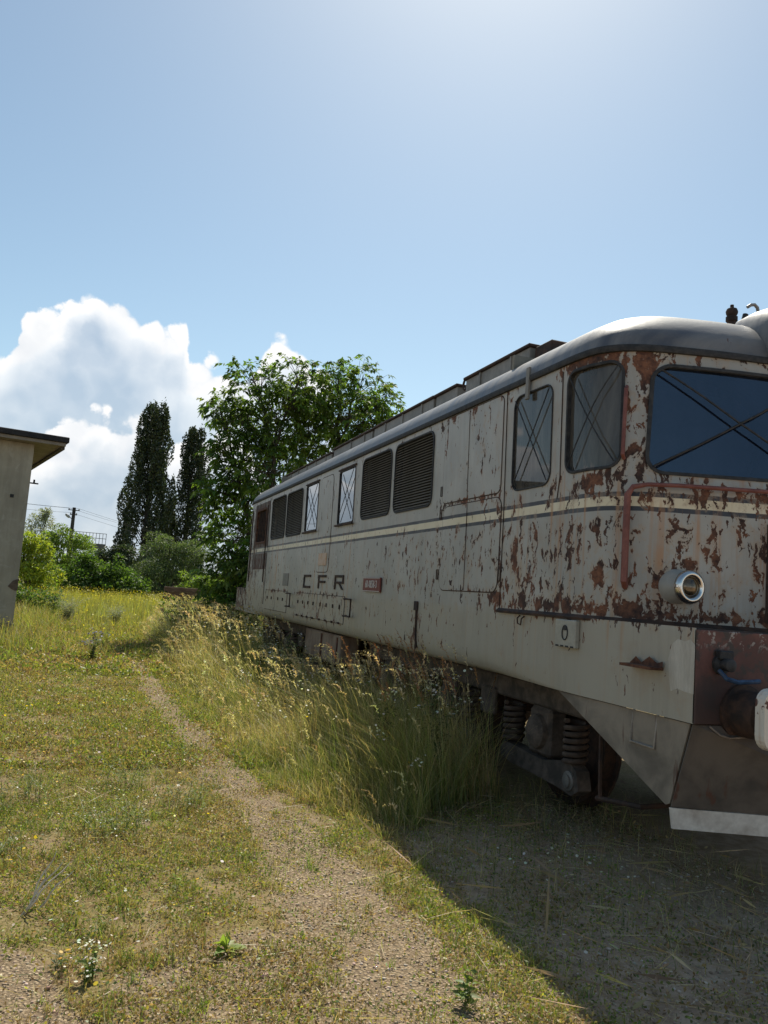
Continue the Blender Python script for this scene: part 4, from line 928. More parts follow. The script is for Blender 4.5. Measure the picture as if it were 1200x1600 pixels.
for (n, y0, y1, pw, l0, l1, hh) in ((360000, 2.5, 8.5, 1.25, 0.008, 0.025, 0.032), (130000, 7.5, 15.0, 1.2, 0.016, 0.042, 0.055), (60000, 14.0, 30.0, 1.1, 0.03, 0.09, 0.12)):
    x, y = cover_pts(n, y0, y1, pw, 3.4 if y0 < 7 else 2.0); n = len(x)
    tone = fbm(x, y, 1.7, 41); dry = rng.random(n) < 0.18 + 0.52 * sstep(tone, 0.40, 0.64)
    C = np.where(dry[:, None], pal(DRY, n, rng, gain=1.25), pal(GREENS, n, rng, gain=1.55))
    P = np.stack([x, y, gz(x, y) + rng.random(n) ** 1.5 * hh], 1); D = rng.normal(0, 1, (n, 3)); D[:, 2] = np.abs(D[:, 2]) * 0.7 + 0.1
    L = rng.uniform(l0, l1, n); cards(hp, P, D, L, L * rng.uniform(0.3, 0.6, n), C, rng)
cov = hp.build('ground_cover', M_GRASS); tag(cov, 'low mat of small green and dry brown weeds', 'ground cover', kind='stuff')
# short grass tufts among it
hp = Heap()
for (n, y0, y1, pw, h0, h1, w) in ((42000, 2.6, 9.0, 1.2, 0.02, 0.10, 0.0032), (26000, 8.0, 20.0, 1.1, 0.05, 0.17, 0.007), (24000, 17.0, 34.0, 1.0, 0.10, 0.38, 0.014)):
    x, y = cover_pts(n, y0, y1, pw, 2.6, 0.9); n = len(x)
    tone = fbm(x, y, 1.2, 43); dry = rng.random(n) < 0.18 + 0.5 * sstep(tone, 0.45, 0.65)
    C = np.where(dry[:, None], pal([(0.30, 0.23, 0.11), (0.36, 0.29, 0.15), (0.24, 0.17, 0.08)], n, rng), pal([(0.14, 0.18, 0.04), (0.21, 0.23, 0.055), (0.26, 0.25, 0.07)], n, rng))
    left = sstep(-x, 0.4, 2.0) * sstep(y, 8, 13)
    blades(hp, np.stack([x, y, gz(x, y)], 1), rng.uniform(h0, h1, n) * (1 + 1.4 * left), np.full(n, w) * rng.uniform(.6, 1.4, n), rng.uniform(0.1, 1.1, n), C, 2, rng=rng)
# compact tufts
x, y = cover_pts(2300, 2.6, 11.0, 1.15, 2.4, 0.9)
for (xx, yy) in zip(x, y):
    m = int(rng.integers(10, 26)); sc = rng.uniform(.5, 1.25) * (1 + .04 * yy); dr = rng.random() < .38
    Pp = np.stack([xx + rng.normal(0, .022 * sc, m), yy + rng.normal(0, .022 * sc, m), np.full(m, float(gz(xx, yy)))], 1)
    blades(hp, Pp, rng.uniform(.03, .105, m) * sc, rng.uniform(.0025, .005, m), rng.uniform(.2, 1.2, m), pal([(.30, .23, .10), (.24, .18, .08)] if dr else [(0.10, 0.15, 0.03), (0.15, 0.185, 0.04), (0.20, 0.21, 0.05)], m, rng, gain=1.15), 3, rng=rng)
sg = hp.build('short_grass', M_GRASS); tag(sg, 'short yellowing grass left of the trodden path', 'grass', kind='stuff')
# straw and dead stalks lying about
hp = Heap(); n = 2600; y = 2.6 + 5.5 * rng.random(n) ** 1.3; x = left_edge(y) * 0.3 + (4.0 - left_edge(y) * 0.3) * rng.random(n)
P = np.stack([x, y, gz(x, y) + 0.006 + 0.02 * rng.random(n)], 1); D = rng.normal(0, 1, (n, 3)); D[:, 2] *= 0.12
L = 0.05 + 0.32 * rng.random(n) ** 2.5; cards(hp, P, D, L, 0.0022 + 0.002 * rng.random(n), pal([(0.42, 0.34, 0.22), (0.34, 0.25, 0.14), (0.50, 0.43, 0.30)], n, rng), rng)
n = 1500; x = rng.uniform(2.0, 4.4, n); y = 2.6 + 4.0 * rng.random(n); P = np.stack([x, y, gz(x, y) + 0.006 + 0.03 * rng.random(n)], 1); D = rng.normal(0, 1, (n, 3)); D[:, 2] *= 0.2
L = 0.04 + 0.4 * rng.random(n) ** 2.5; cards(hp, P, D, L, 0.003 + 0.004 * rng.random(n) + (rng.random(n) < .2) * .012, pal([(0.46, 0.36, 0.24), (0.34, 0.24, 0.15), (0.26, 0.17, 0.10)], n, rng), rng)
stw = hp.build('straw', M_GRASS); tag(stw, 'dead straw stalks strewn over the gravel', 'straw', kind='stuff')

# ------------------------------------------------------------------ tall grass between the path and the locomotive
def tall_left(y): return np.interp(y, [5.2, 6, 7, 8, 11, 14, 17, 20, 26, 34], [2.12, 1.80, 1.55, 1.46, 1.34, 1.22, 1.08, 1.05, 1.35, 2.2])
def tall_pts(n, y0, y1, pw=1.0, xr=3.55, edge=0.0):
    y = y0 + (y1 - y0) * rng.random(n) ** pw; xl = tall_left(y) + edge; x = xl + (xr - xl) * rng.random(n) ** 1.0
    k = (y > 5.35 + np.maximum(x - 2.1, 0) * 0.80 + (fbm(x, y, 2, 3) - .5) * .5) & (rng.random(n) < 0.25 + 0.9 * fbm(x, y, 2.6, 61))
    k &= ~((x > 2.95) & (y > 9.2) & (y < 18) & (rng.random(n) < 0.55))
    return x[k], y[k]
def tall_h(x, y):
    e = (x - tall_left(y)); return 0.13 + 0.82 * sstep(e, 0.05, 1.05) * np.interp(y, [5, 6.2, 8.0, 9.0, 11.3, 12.6, 20], [0.65, 1.0, 1.0, 0.72, 0.66, 1.0, 1.12])
hp = Heap(); rng = np.random.default_rng(31)
TG = [(0.095, 0.125, 0.028), (0.125, 0.155, 0.038), (0.155, 0.175, 0.05), (0.20, 0.185, 0.065), (0.07, 0.105, 0.025)]
TD = [(0.34, 0.27, 0.14), (0.42, 0.34, 0.19), (0.28, 0.20, 0.10)]
for (n, y0, y1, pw, w) in ((52000, 5.3, 11.0, 1.0, 0.0048), (30000, 10.5, 22.0, 1.0, 0.008), (16000, 20.0, 36.0, 1.0, 0.018)):
    x, y = tall_pts(n, y0, y1, pw, 3.5 if y0 < 17 else 5.0); n = len(x); h = tall_h(x, y) * (0.28 + 0.85 * rng.random(n) ** 1.7) * (0.45 + 1.05 * fbm(x, y, 2.0, 66))
    cl = fbm(x, y, 1.4, 67)
    dry = rng.random(n) < 0.08 + 0.5 * sstep(cl, .44, .68); C = np.where(dry[:, None], pal(TD, n, rng, gain=1.25), pal(TG, n, rng, gain=1.4)); tip = np.where(rng.random(n)[:, None] < .5, pal(TD, n, rng, gain=1.25), C)
    az = np.where(rng.random(n) < .55, rng.normal(pi, 0.9, n), rng.uniform(0, 2 * pi, n))
    blades(hp, np.stack([x, y, gz(x, y)], 1), h, w * rng.uniform(.6, 1.5, n), rng.uniform(0.10, 1.0, n), C, 4, az=az, rng=rng, tipcol=tip)
# flowering stalks with drooping plumes
def plumes(n, y0, y1, hmul, cols, hl, size, xr=3.3, xl=None, droop=0.5, per=30):
    x, y = tall_pts(n, y0, y1, 1.0, xr, 0.15)
    if xl is not None: k = x > xl; x, y = x[k], y[k]
    n = len(x); h = tall_h(x, y) * rng.uniform(0.9, 1.28, n) * hmul; az = rng.normal(pi * 0.95, 0.8, n); b = rng.uniform(0.05, 0.22, n)
    C = pal(cols, n, rng); P = np.stack([x, y, gz(x, y)], 1); blades(hp, P, h, np.full(n, size * .34), b, C * 0.85, 4, az=az, rng=rng)
    tip = P + np.stack([np.cos(az) * h * b, np.sin(az) * h * b, h * (1 - 0.35 * b)], 1); d0 = norm(np.stack([np.cos(az) * (.3 + b), np.sin(az) * (.3 + b), np.ones(n)], 1))
    t = np.tile(np.linspace(-0.6, 1, per), n); i = np.repeat(np.arange(n), per); HL = hl * rng.uniform(.7, 1.3, n)
    Q = tip[i] + d0[i] * (t * HL[i])[:, None] * .6 + np.stack([np.cos(az[i]), np.sin(az[i]), -np.ones(len(i)) * .8], 1) * (np.maximum(t, 0) ** 2 * HL[i] * droop)[:, None]
    D = d0[i] + rng.normal(0, .55, (len(i), 3)); D[:, 2] -= np.maximum(t, 0) * droop * 1.2; L = size * 4.2 * (1.15 - np.abs(t) * .6) * rng.uniform(.6, 1.3, len(i))
    cards(hp, Q, D, L, L * .34, np.clip(C[i] * rng.uniform(.8, 1.25, (len(i), 1)), 0, .9), rng)
TAN = [(0.44, 0.36, 0.23), (0.52, 0.44, 0.30), (0.36, 0.27, 0.15)]
plumes(330, 5.4, 9.5, 1.05, TAN, 0.17, 0.0055)
plumes(700, 9.0, 17.0, 1.02, TAN, 0.20, 0.0075)
plumes(450, 16.0, 30.0, 0.95, TAN, 0.20, 0.012, 4.0)
plumes(150, 5.8, 9.0, 1.05, [(0.22, 0.10, 0.055), (0.28, 0.15, 0.08)], 0.22, 0.006, 3.4, 2.45, 0.1, 44)
tg = hp.build('tall_grass', M_GRASS); tag(tg, 'tall seeding grass between the path and the locomotive', 'grass', kind='stuff')
# small white and yellow flowers in and beside it
hp = Heap(); x, y = tall_pts(420, 5.4, 20, 1.3, 3.4, 0.5); n = len(x); h = tall_h(x, y) * rng.uniform(.75, 1.12, n)
P0 = np.stack([x, y, gz(x, y)], 1); az = rng.uniform(0, 2 * pi, n); blades(hp, P0, h, np.full(n, .004), np.full(n, .12), pal(TG, n, rng, gain=1.4), 3, az=az, rng=rng)
i = np.repeat(np.arange(n), 5); P = P0[i] + np.stack([np.cos(az[i]) * .11 * h[i], np.sin(az[i]) * .11 * h[i], h[i]], 1) + rng.normal(0, .022, (len(i), 3)); k = rng.random(len(i)) < .75
yel = rng.random(len(i)) < .12
discs(hp, P[k], rng.uniform(.005, .010, k.sum()) * (1 + .05 * y[i][k]), np.where(yel[k][:, None], pal([(.75, .50, .03)], k.sum(), rng, .05), pal([(.72, .70, .66)], k.sum(), rng, .05)), 6, rng)
x = rng.uniform(2.3, 3.4, 120); y = rng.uniform(3.3, 5.2, 120); k = fbm(x, y, 1.8, 77) > .5; x, y = x[k], y[k]; n = len(x)
discs(hp, np.stack([x, y, gz(x, y) + rng.uniform(.04, .09, n)], 1), rng.uniform(.006, .012, n), pal([(.62, .62, .58)], n, rng, .05), 6, rng)
x = left_edge(np.full(500, 7.)) + rng.random(500) * 4.2; y = 2.8 + 12 * rng.random(500) ** 1.5; k = (gravel_amount(x, y) < .4) & (x < 1.4); x, y = x[k], y[k]; n = len(x)
discs(hp, np.stack([x, y, gz(x, y) + rng.uniform(.03, .08, n)], 1), rng.uniform(.004, .008, n) * (1 + .1 * y), np.where(rng.random(n)[:, None] < .55, pal([(.70, .48, .04)], n, rng, .05), pal([(.66, .64, .58)], n, rng, .05)), 6, rng)
wf = hp.build('wild_flowers', M_GRASS); tag(wf, 'tiny white and yellow wild flowers among the grass', 'flowers', kind='stuff')
# clover and thin weeds in the shade beside the front of the locomotive
hp = Heap(); n = 9000; x = rng.uniform(2.0, 4.2, n); y = rng.uniform(2.6, 6.0, n); k = rng.random(n) < sstep(fbm(x, y, 1.5, 77), .42, .62) * .9 + .05; x, y = x[k], y[k]; n = len(x)
D = rng.normal(0, 1, (n, 3)); D[:, 2] = np.abs(D[:, 2]); cards(hp, np.stack([x, y, gz(x, y) + .05 * rng.random(n)], 1), D, rng.uniform(.012, .035, n), rng.uniform(.008, .02, n), pal([(.09, .10, .035), (.20, .15, .085), (.24, .17, .10), (.16, .12, .06)], n, rng), rng)
n = 2600; x = rng.uniform(2.1, 4.4, n); y = rng.uniform(3.2, 7.0, n); C = pal(TD + TG, n, rng)
blades(hp, np.stack([x, y, gz(x, y)], 1), rng.uniform(.05, .34, n) * np.interp(y, [3.2, 5.5], [.5, 1]), rng.uniform(.002, .005, n), rng.uniform(.1, 1.2, n), C, 3, rng=rng)
cl = hp.build('shaded_weeds', M_GRASS); tag(cl, 'sparse clover and dry stalks in the shade of the locomotive', 'weeds', kind='stuff')
# the yellow flowering meadow beyond
hp = Heap(); rng = np.random.default_rng(37)
n = 70000; y = rng.uniform(20, 60, n); x = rng.uniform(-16, 12, n); k = (rng.random(n) < .35 + .8 * fbm(x, y, .5, 81)) & ~((np.abs(x + .9 + (y - 25) * .05) < .5) & (y < 31)) & ~((x < -1.5) & (y > 20.5) & (y < 29)) & ~((x < -3.2) & (y > 20.5) & (y < 36)); x, y = x[k], y[k]; n = len(x)
tone = sstep(fbm(x, y, .30, 83) + (y - 34) * .012, .42, .62)
h = rng.uniform(.35, .95, n) * np.maximum(np.interp(y, [20, 26, 32, 45], [.25, .42, .75, 1.0]), .72 * sstep(-x, 1.0, 2.0)); C = pal([(.19, .20, .05), (.25, .24, .07), (.30, .27, .08), (.22, .225, .12)], n, rng)
tip = np.where((rng.random(n) < .25 + .5 * tone)[:, None], pal([(.42, .36, .03), (.36, .32, .05), (.30, .28, .06)], n, rng), C)
blades(hp, np.stack([x, y, gz(x, y)], 1), h, rng.uniform(.014, .034, n), rng.uniform(.05, .4, n), C, 3, rng=rng, tipcol=tip)
k = rng.random(n) < .55 * (.25 + tone); m = k.sum()
discs(hp, np.stack([x, y, gz(x, y) + h * .97], 1)[k] + rng.normal(0, .03, (m, 3)), rng.uniform(.010, .028, m), pal([(.55, .44, .02), (.46, .40, .04)], m, rng), 5, rng)
md = hp.build('flowering_meadow', M_GRASS); tag(md, 'yellow flowering meadow in front of the bushes', 'meadow', kind='stuff')
# ------------------------------------------------------------------ single weeds one can pick out
def weed(name, label, cat, x, y, make, group=None):
    r = empty(name, (x, y, float(gz(x, y))), 0, label, cat, group); make(r, (x, y, float(gz(x, y)))); return r
def stems_leaves(nst, h, spread, lcol, scol, nl, ll, lw, fl=None, flr=.012, seed=1, top=True, stiff=.15, flat=False, per=4):
    def make(root, p):
        rng = np.random.default_rng(seed); st = Heap(); lf = Heap(); ff = Heap(); o = np.array(p)
        az = rng.uniform(0, 2 * pi, nst); H = h * rng.uniform(.6, 1.05, nst); b = spread * rng.uniform(.4, 1.3, nst)
        o = np.repeat(o[None], nst, 0) + rng.normal(0, .012 + .1 * (nst > 30), (nst, 3)) * [1, 1, 0]
        blades(st, o, H, np.full(nst, .006), b, pal(scol, nst, rng), 4, az=az, rng=rng)
        i = np.repeat(np.arange(nst), nl); t = rng.uniform(.05, .95, len(i)) if not flat else rng.uniform(0, .12, len(i))
        P = o[i] + np.stack([np.cos(az[i]) * H[i] * b[i] * t * t, np.sin(az[i]) * H[i] * b[i] * t * t, H[i] * t * (1 - .35 * b[i] * t)], 1)
        D = rng.normal(0, 1, (len(i), 3)); D[:, 2] = np.abs(D[:, 2]) * .6 + stiff; L = ll * rng.uniform(.6, 1.2, len(i)) * (1.15 - .6 * t)
        leaves(lf, P, D, L, L * lw, pal(lcol, len(i), rng), .15, .5, rng)
        st.build('stem', M_GRASS, root, p); lf.build('foliage', M_LEAF, root, p)
        if fl:
            i = np.repeat(np.arange(nst), per); P = o[i] + np.stack([np.cos(az[i]) * H[i] * b[i], np.sin(az[i]) * H[i] * b[i], H[i] * (1 - .35 * b[i])], 1) + rng.normal(0, .02, (len(i), 3))
            discs(ff, P, rng.uniform(.7, 1.2, len(i)) * flr, pal(fl, len(i), rng, .06), 7, rng); tag(ff.build('flower_heads', M_GRASS, root, p), kind='stuff')
    return make
G1 = [(.10, .15, .03), (.13, .17, .04)]; G2 = [(.17, .22, .04), (.21, .25, .05)]; G3 = [(.085, .115, .06), (.11, .135, .075)]; G4 = [(.055, .08, .022), (.075, .10, .03)]
weed('yarrow_plant', 'white flowering weed at the edge of the bare gravel, front left', 'weed', 0.15, 3.63, stems_leaves(9, .17, .45, G1, G1, 9, .05, .28, [(.72, .70, .64)], .0065, 2, per=5))
weed('yellow_daisy_weed', 'small weed with orange-yellow flowers beside the white flowering weed', 'weed', 0.02, 3.78, stems_leaves(4, .10, .5, G3, G3, 8, .04, .3, [(.62, .36, .03)], .011, 3, per=1))
weed('broadleaf_seedling', 'bright green broad-leaved weed with one bent stalk on the gravel', 'weed', 0.73, 3.76, stems_leaves(2, .30, .35, G2, G2, 7, .10, .42, None, .01, 4, flat=True))
weed('green_tuft', 'small dark green grassy tuft left of the bright seedling', 'weed', 0.20, 4.10, stems_leaves(12, .10, .6, G1, G1, 2, .06, .16, None, .01, 5))
weed('young_sprout', 'tiny yellow-green sprout on the path, behind the bright seedling', 'weed', 0.58, 4.55, stems_leaves(3, .10, .4, G2, G2, 5, .06, .4, None, .01, 6))
weed('leafy_sprout', 'leafy green weed at the lower edge beside the shadow', 'weed', 1.62, 3.15, stems_leaves(4, .16, .3, G1, G1, 9, .07, .4, None, .01, 7))
WY = (('wiry grey-green weed clump left of the path, nearest one', 0.32, 5.6, .30, 46), ('wiry grey-green weed clump hugging the left edge of the path', 0.80, 6.2, .38, 50), ('wiry grey-green weed clump at the far left of the lawn', -0.30, 6.5, .34, 40), ('wiry grey-green weed clump behind the nearest one', 0.42, 6.9, .36, 40), ('low wiry weed clump at the left picture edge', -0.42, 5.3, .24, 40))
for k, (lab, x, y, h, ns) in enumerate(WY):
    weed('wiry_weed', lab, 'weed', x, y, stems_leaves(ns, h, 1.0, [(.13, .165, .06), (.16, .19, .075)], [(.13, .155, .06)], 8, .045, .2, [(.66, .65, .6)] if k == 0 else None, .006, 8 + k, per=1), 'wiry weeds by the path')
weed('tall_thin_weed', 'tall thin single-stemmed weed standing left of the path', 'weed', 0.90, 7.5, stems_leaves(3, .62, .12, G1, G1, 12, .06, .2, None, .006, 11))
weed('bugloss_plant', 'blue-violet flower spikes left of where the path narrows', 'weed', 0.10, 16.4, stems_leaves(22, .62, .3, G1, [(.15, .15, .17), (.19, .18, .23)], 14, .10, .2, [(.15, .15, .24)], .018, 12, per=7))
weed('grey_herb_clump', 'pale grey-green herb clump nearer the house in the meadow', 'weed', -0.75, 29.5, stems_leaves(70, 1.15, .55, [(.20, .21, .17), (.25, .26, .21)], [(.20, .20, .16)], 20, .13, .22, None, .01, 13), 'pale herb clumps')
weed('grey_herb_clump', 'pale grey-green herb clump right of the other, in mid meadow', 'weed', 0.75, 29.0, stems_leaves(60, .95, .6, [(.20, .22, .17), (.25, .26, .21)], [(.20, .20, .16)], 20, .12, .22, None, .01, 14), 'pale herb clumps')
for k, (x, y, h, lab) in enumerate(((2.75, 11.2, 1.25, 'dark leafy nettle-like weed left of the brown battery box'), (2.5, 12.3, 1.2, 'dark leafy weed with white flowers, further from the battery box'), (2.95, 6.55, 1.15, 'leafy green weed with white flowers before the first bogie spring'), (2.62, 7.0, 1.0, 'leafy green weed deep in the shaded grass'), (2.25, 17.8, 1.1, 'grey-green leafy weed at the far end of the tall grass'))):
    weed('leafy_weed', lab, 'weed', x, y, stems_leaves(14, h, .22, G4 if k < 4 else G3, G4, 22, .10, .34, [(.66, .65, .6)] if k in (1, 2) else None, .014, 20 + k, per=3), 'leafy weeds by the locomotive')
def sticks(root, p):
    rng = np.random.default_rng(5)
    for (a, h, b) in ((.15, .30, .55), (.5, .33, .38), (-.1, .24, .62), (.35, .27, .75), (.9, .2, .3)):
        mb = MB(p); P = []; ox, oy = rng.normal(0, .035, 2)
        for t in np.linspace(0, 1, 6): P.append((ox + p[0] + math.cos(a) * h * b * t + .008 * math.sin(t * 9 + a), oy + p[1] + math.sin(a) * h * b * t, p[2] + h * t * (1 - .2 * t)))
        mb.tube(P, [.0055, .005, .0045, .004, .003, .002], 5).build('stalk', M_STRAW, root, True)
M_STRAW = plain('bleached_stalk', (.55, .46, .34), (.68, .60, .48), 20, .8, .1)
weed('dead_stalks', 'bleached bare dead stalks sticking up at the left edge', 'dead plant', -0.14, 4.45, sticks)

# ------------------------------------------------------------------ trees and bushes
M_BARK = plain('grey_brown_bark', (.055, .045, .036), (.12, .10, .08), 12, .9, .8, 0, (1, 1, .25))
def limb(mb, a, b, r0, r1, sag, seed, n=7):
    rng = np.random.default_rng(seed); a = np.array(a, float); b = np.array(b, float); P = []
    for t in np.linspace(0, 1, n):
        w = math.sin(t * pi); P.append(tuple(a + (b - a) * t + np.array([rng.normal(0, .04), rng.normal(0, .04), 0]) * w * np.linalg.norm(b - a) * .5 + np.array([0, 0, sag]) * w))
    mb.tube(P, [r0 + (r1 - r0) * t for t in np.linspace(0, 1, n)], 6, False); return P
def walnut():
    base = (4.3, 23.4, 0.0); root = empty('walnut_tree', base, 0, 'big-leaved walnut tree rising behind the far end of the locomotive', 'tree'); rng = np.random.default_rng(61)
    lob = [(3.57, 23.27, 7.65, .79), (2.95, 24.6, 7.0, .60), (4.81, 22.2, 7.62, .80), (7.31, 24.2, 8.30, .85), (7.50, 22.6, 7.5, .55), (4.43, 22.8, 6.52, 1.05), (6.50, 23.9, 6.83, 1.1), (7.5, 22.8, 6.9, .72), (3.44, 23.45, 5.35, .85), (4.16, 22.3, 4.9, .95), (6.22, 23.7, 5.64, .95), (3.01, 23.4, 3.97, .50), (2.32, 22.8, 4.25, .36), (3.72, 24.3, 3.34, .85), (3.42, 22.6, 2.1, .78), (3.2, 23.1, 1.2, .55), (4.0, 21.8, 2.5, .55), (2.55, 23.0, 5.63, .34), (4.65, 22.5, 6.95, .75), (6.57, 22.5, 6.9, .85), (5.6, 23.2, 7.5, .8), (5.2, 24, 5.4, .9), (5.9, 24.4, 4.2, .9), (8.3, 23.6, 6.6, .9), (7.6, 24.5, 5.2, .9), (2.45, 23.7, 6.85, .42), (6.1, 22.6, 8.1, .5), (4.0, 23.6, 4.2, .7), (4.1, 23.4, 6.0, .7), (5.3, 22.6, 6.2, .7), (3.1, 22.6, 1.9, .75), (3.4, 23.0, 2.9, .8), (3.3, 22.2, 1.0, .7), (2.9, 23.0, 4.7, .55), (3.3, 23.2, 6.3, .6)]
    tr = MB(base); lf = Heap(); forks = []
    stem = limb(tr, (4.3, 23.4, -.1), (4.5, 23.3, 1.7), .20, .16, 0, 1)
    mains = [limb(tr, (4.5, 23.3, 1.6), e, .12, .055, .2, 10 + i) for i, e in enumerate(((3.6, 23.3, 4.8), (4.5, 22.8, 5.6), (5.6, 23.6, 5.6), (6.6, 23.5, 6.0), (3.5, 23.2, 2.6)))]
    nodes = [p for mm in mains for p in mm[2:]]
    for i, (x, y, z, r) in enumerate(lob):
        x += max(0, 4.2 - x) * .22 + .1; r *= .90
        c = np.array((x, y, z)); j = min(nodes, key=lambda q: np.linalg.norm(np.array(q) - c) + (0.8 if q[2] > z else 0)); P = limb(tr, j, c, .045, .018, .1, 100 + i)
        nc = int(175 * r ** 2.1) + 32; B = ball(rng, nc, .55) * r * [1.08, 1.08, .92] * np.where(rng.random(nc) < .16, 1.42, 1.0)[:, None]; tips = c + B
        for t in tips[::4]: limb(tr, P[int(rng.integers(3, 7))], t, .012, .004, .03, int(rng.integers(1e6)), 4)
        shade = pal([(.070, .120, .022), (.095, .155, .028), (.13, .19, .034), (.056, .098, .022)], nc, rng)
        D = norm(B + rng.normal(0, .45 * r, (nc, 3)) + [0, 0, .15 * r]); per = 9; ii = np.repeat(np.arange(nc), per); k = np.tile(np.arange(per), nc)
        rl = rng.uniform(.12, .28, nc); S = norm(np.cross(D, [0, 0, 1.]) + 1e-4); tt = np.minimum((k // 2 + 1) / 4.0, 1.0); sg = np.where(k % 2 == 0, 1., -1.); sg[k == 8] = 0
        Q = tips[ii] + D[ii] * (rl[ii] * tt)[:, None] - np.array([0, 0, 1.]) * (rl[ii] * tt ** 2 * .35)[:, None]
        Dl = D[ii] * .55 + S[ii] * sg[:, None] * .9 + np.array([0, 0, -.35]) + rng.normal(0, .22, (len(ii), 3)); L = rng.uniform(.09, .20, len(ii)) * (.7 + .45 * tt)
        leaves(lf, Q, Dl, L, L * .46, np.clip(shade[ii] * rng.uniform(.8, 1.3, (len(ii), 1)), 0, 1), .18, .6, rng)
    tr.build('trunk', M_BARK, root, True); lf.build('crown', M_LEAF, root, base)
walnut()
def poplar(name, label, base, H, Rm, seed, npl, cols):
    root = empty(name, base, 0, label, 'tree', 'poplars behind the bushes'); rng = np.random.default_rng(seed); lf = Heap(); tr = MB(base); bx, by, _ = base
    prof = lambda t: np.interp(t, [0, .06, .18, .35, .55, .72, .86, .95, 1], [.60, .92, 1.0, .92, .76, .58, .42, .28, .14])
    tr.tube([(bx, by, -.1), (bx + .05, by, H * .4), (bx, by, H * .85)], [.42, .28, .06], 8, False)
    for i in range(npl):
        t = (i + .5) / npl; t = t ** .9; t = min(.97, .03 + t * .95); a = i * 2.399 + rng.normal(0, .3); R = Rm * prof(t) * (1 + .22 * math.sin(a * 2 + t * 17) * rng.random()); rr = R * math.sqrt(rng.uniform(.12, 1.0)) * rng.uniform(.7, 1.2)
        hgt = rng.uniform(1.5, 3.3) * H / 23 * (1 - .45 * max(0, t - .7) / .3); w = rng.uniform(.28, .62) * Rm / 3.2
        c = np.array([bx + rr * math.cos(a), by + rr * math.sin(a), t * H - hgt * .25]); n = int(250 * hgt * w) + 45
        B = ball(rng, n, .5); zz = B[:, 2]; taper = np.where(zz > 0, 1 - .55 * zz, 1 + .1 * zz); P = c + np.stack([B[:, 0] * w * taper + (zz + 1) * .12 * math.cos(a), B[:, 1] * w * taper + (zz + 1) * .12 * math.sin(a), zz * hgt], 1)
        P[:, 2] = np.where(P[:, 2] > H - .4, H - .4 - rng.random(n) ** 2 * 2.2 + .9 * rng.random(n) ** 6, P[:, 2]); D = np.stack([B[:, 0], B[:, 1], np.full(n, .9)], 1) + rng.normal(0, .6, (n, 3)); L = rng.uniform(.18, .36, n)
        cards(lf, P, D, L, L * .6, pal(cols, n, rng, .22), rng)
        tr.tube([(bx, by, max(.3, t * H - hgt * 1.6)), tuple(c + [0, 0, -hgt * .2])], [.06, .03], 5, False)
    tr.build('trunk', M_BARK, root, True); lf.build('crown', M_LEAF_DARK, root, base)
PC = [(.028, .042, .018), (.038, .055, .023), (.020, .031, .015), (.055, .070, .034)]
poplar('poplar_tree', 'tallest dark columnar poplar, left of the walnut tree', (5.0, 99.9, 0), 23.0, 3.6, 71, 130, PC)
poplar('poplar_tree', 'shorter dark poplar half behind the walnut leaves', (10.2, 104.5, 0), 21.6, 3.1, 72, 105, PC)
poplar('poplar_tree', 'small slender poplar between the two tall ones', (8.3, 110, 0), 12.5, 1.5, 73, 40, PC)
def bush(name, label, base, lobes, dens, ll, lw, cols, seed, mat=None, up=.2, group='bushes at the end of the meadow'):
    root = empty(name, base, 0, label, 'bush', group); rng = np.random.default_rng(seed); lf = Heap(); tr = MB(base); b = np.array(base)
    for (x, y, z, rx, rz) in lobes:
        sub = [(x + rng.normal(0, rx * .55), y + rng.normal(0, rx * .5), z + rng.normal(0, rz * .5), rx * rng.uniform(.3, .6)) for _ in range(9)] + [(x, y, z, rx * .8)]
        for (sx_, sy_, sz_, r) in sub:
            n = int(dens * 1.5 * r * r) + 30; B = ball(rng, n, .6); P = b + [sx_, sy_, sz_] + B * r * [1, 1, .9 * rz / rx if rz < rx else 1.0]; P[:, 2] = np.maximum(P[:, 2], .1)
            D = B + rng.normal(0, .5, (n, 3)) + [0, 0, up]; L = ll * rng.uniform(.6, 1.3, n); C = pal(cols, n, rng, .2, gain=1.5) * rng.uniform(.7, 1.2)
            leaves(lf, P, D, L, L * lw, np.clip(C, 0, 1), .15, .4, rng)
        for k in range(4): tr.tube([tuple(b + [rng.normal(0, .12), rng.normal(0, .12), -.05]), tuple(b + [x * .5 + rng.normal(0, .2), y * .5, z * .5]), tuple(b + [x + rng.normal(0, rx * .4), y, z + rz * .3])], [.05, .03, .01], 5, False)
    tr.build('stem', M_BARK, root, True); lf.build('crown', mat or M_LEAF, root, base)
YG = [(.17, .20, .025), (.22, .235, .03), (.13, .165, .025)]; MG = [(.055, .095, .018), (.075, .12, .022), (.045, .08, .018)]; WG = [(.060, .085, .035), (.080, .105, .045), (.045, .065, .028)]; LG = [(.10, .15, .028), (.13, .175, .035)]
bush('yellow_green_bush', 'yellow-green bush right beside the house corner', (-3.35, 48.5, 0), [(0, 0, 1.4, 1.0, 1.2), (-.8, .2, 2.6, .9, 1.0), (.3, 0, 2.7, .8, .9), (.7, -.2, 1.3, .8, .9), (-.5, 0, 3.3, .55, .6)], 420, .17, .5, YG, 81)
bush('light_green_tree', 'light green rounded tree behind the yellow-green bush', (-2.6, 64, 0), [(0, 0, 2.6, 1.6, 1.5), (.3, 0, 4.2, 1.2, 1.0), (-.9, 0, 3.6, 1.0, 1.0)], 300, .22, .5, LG, 82)
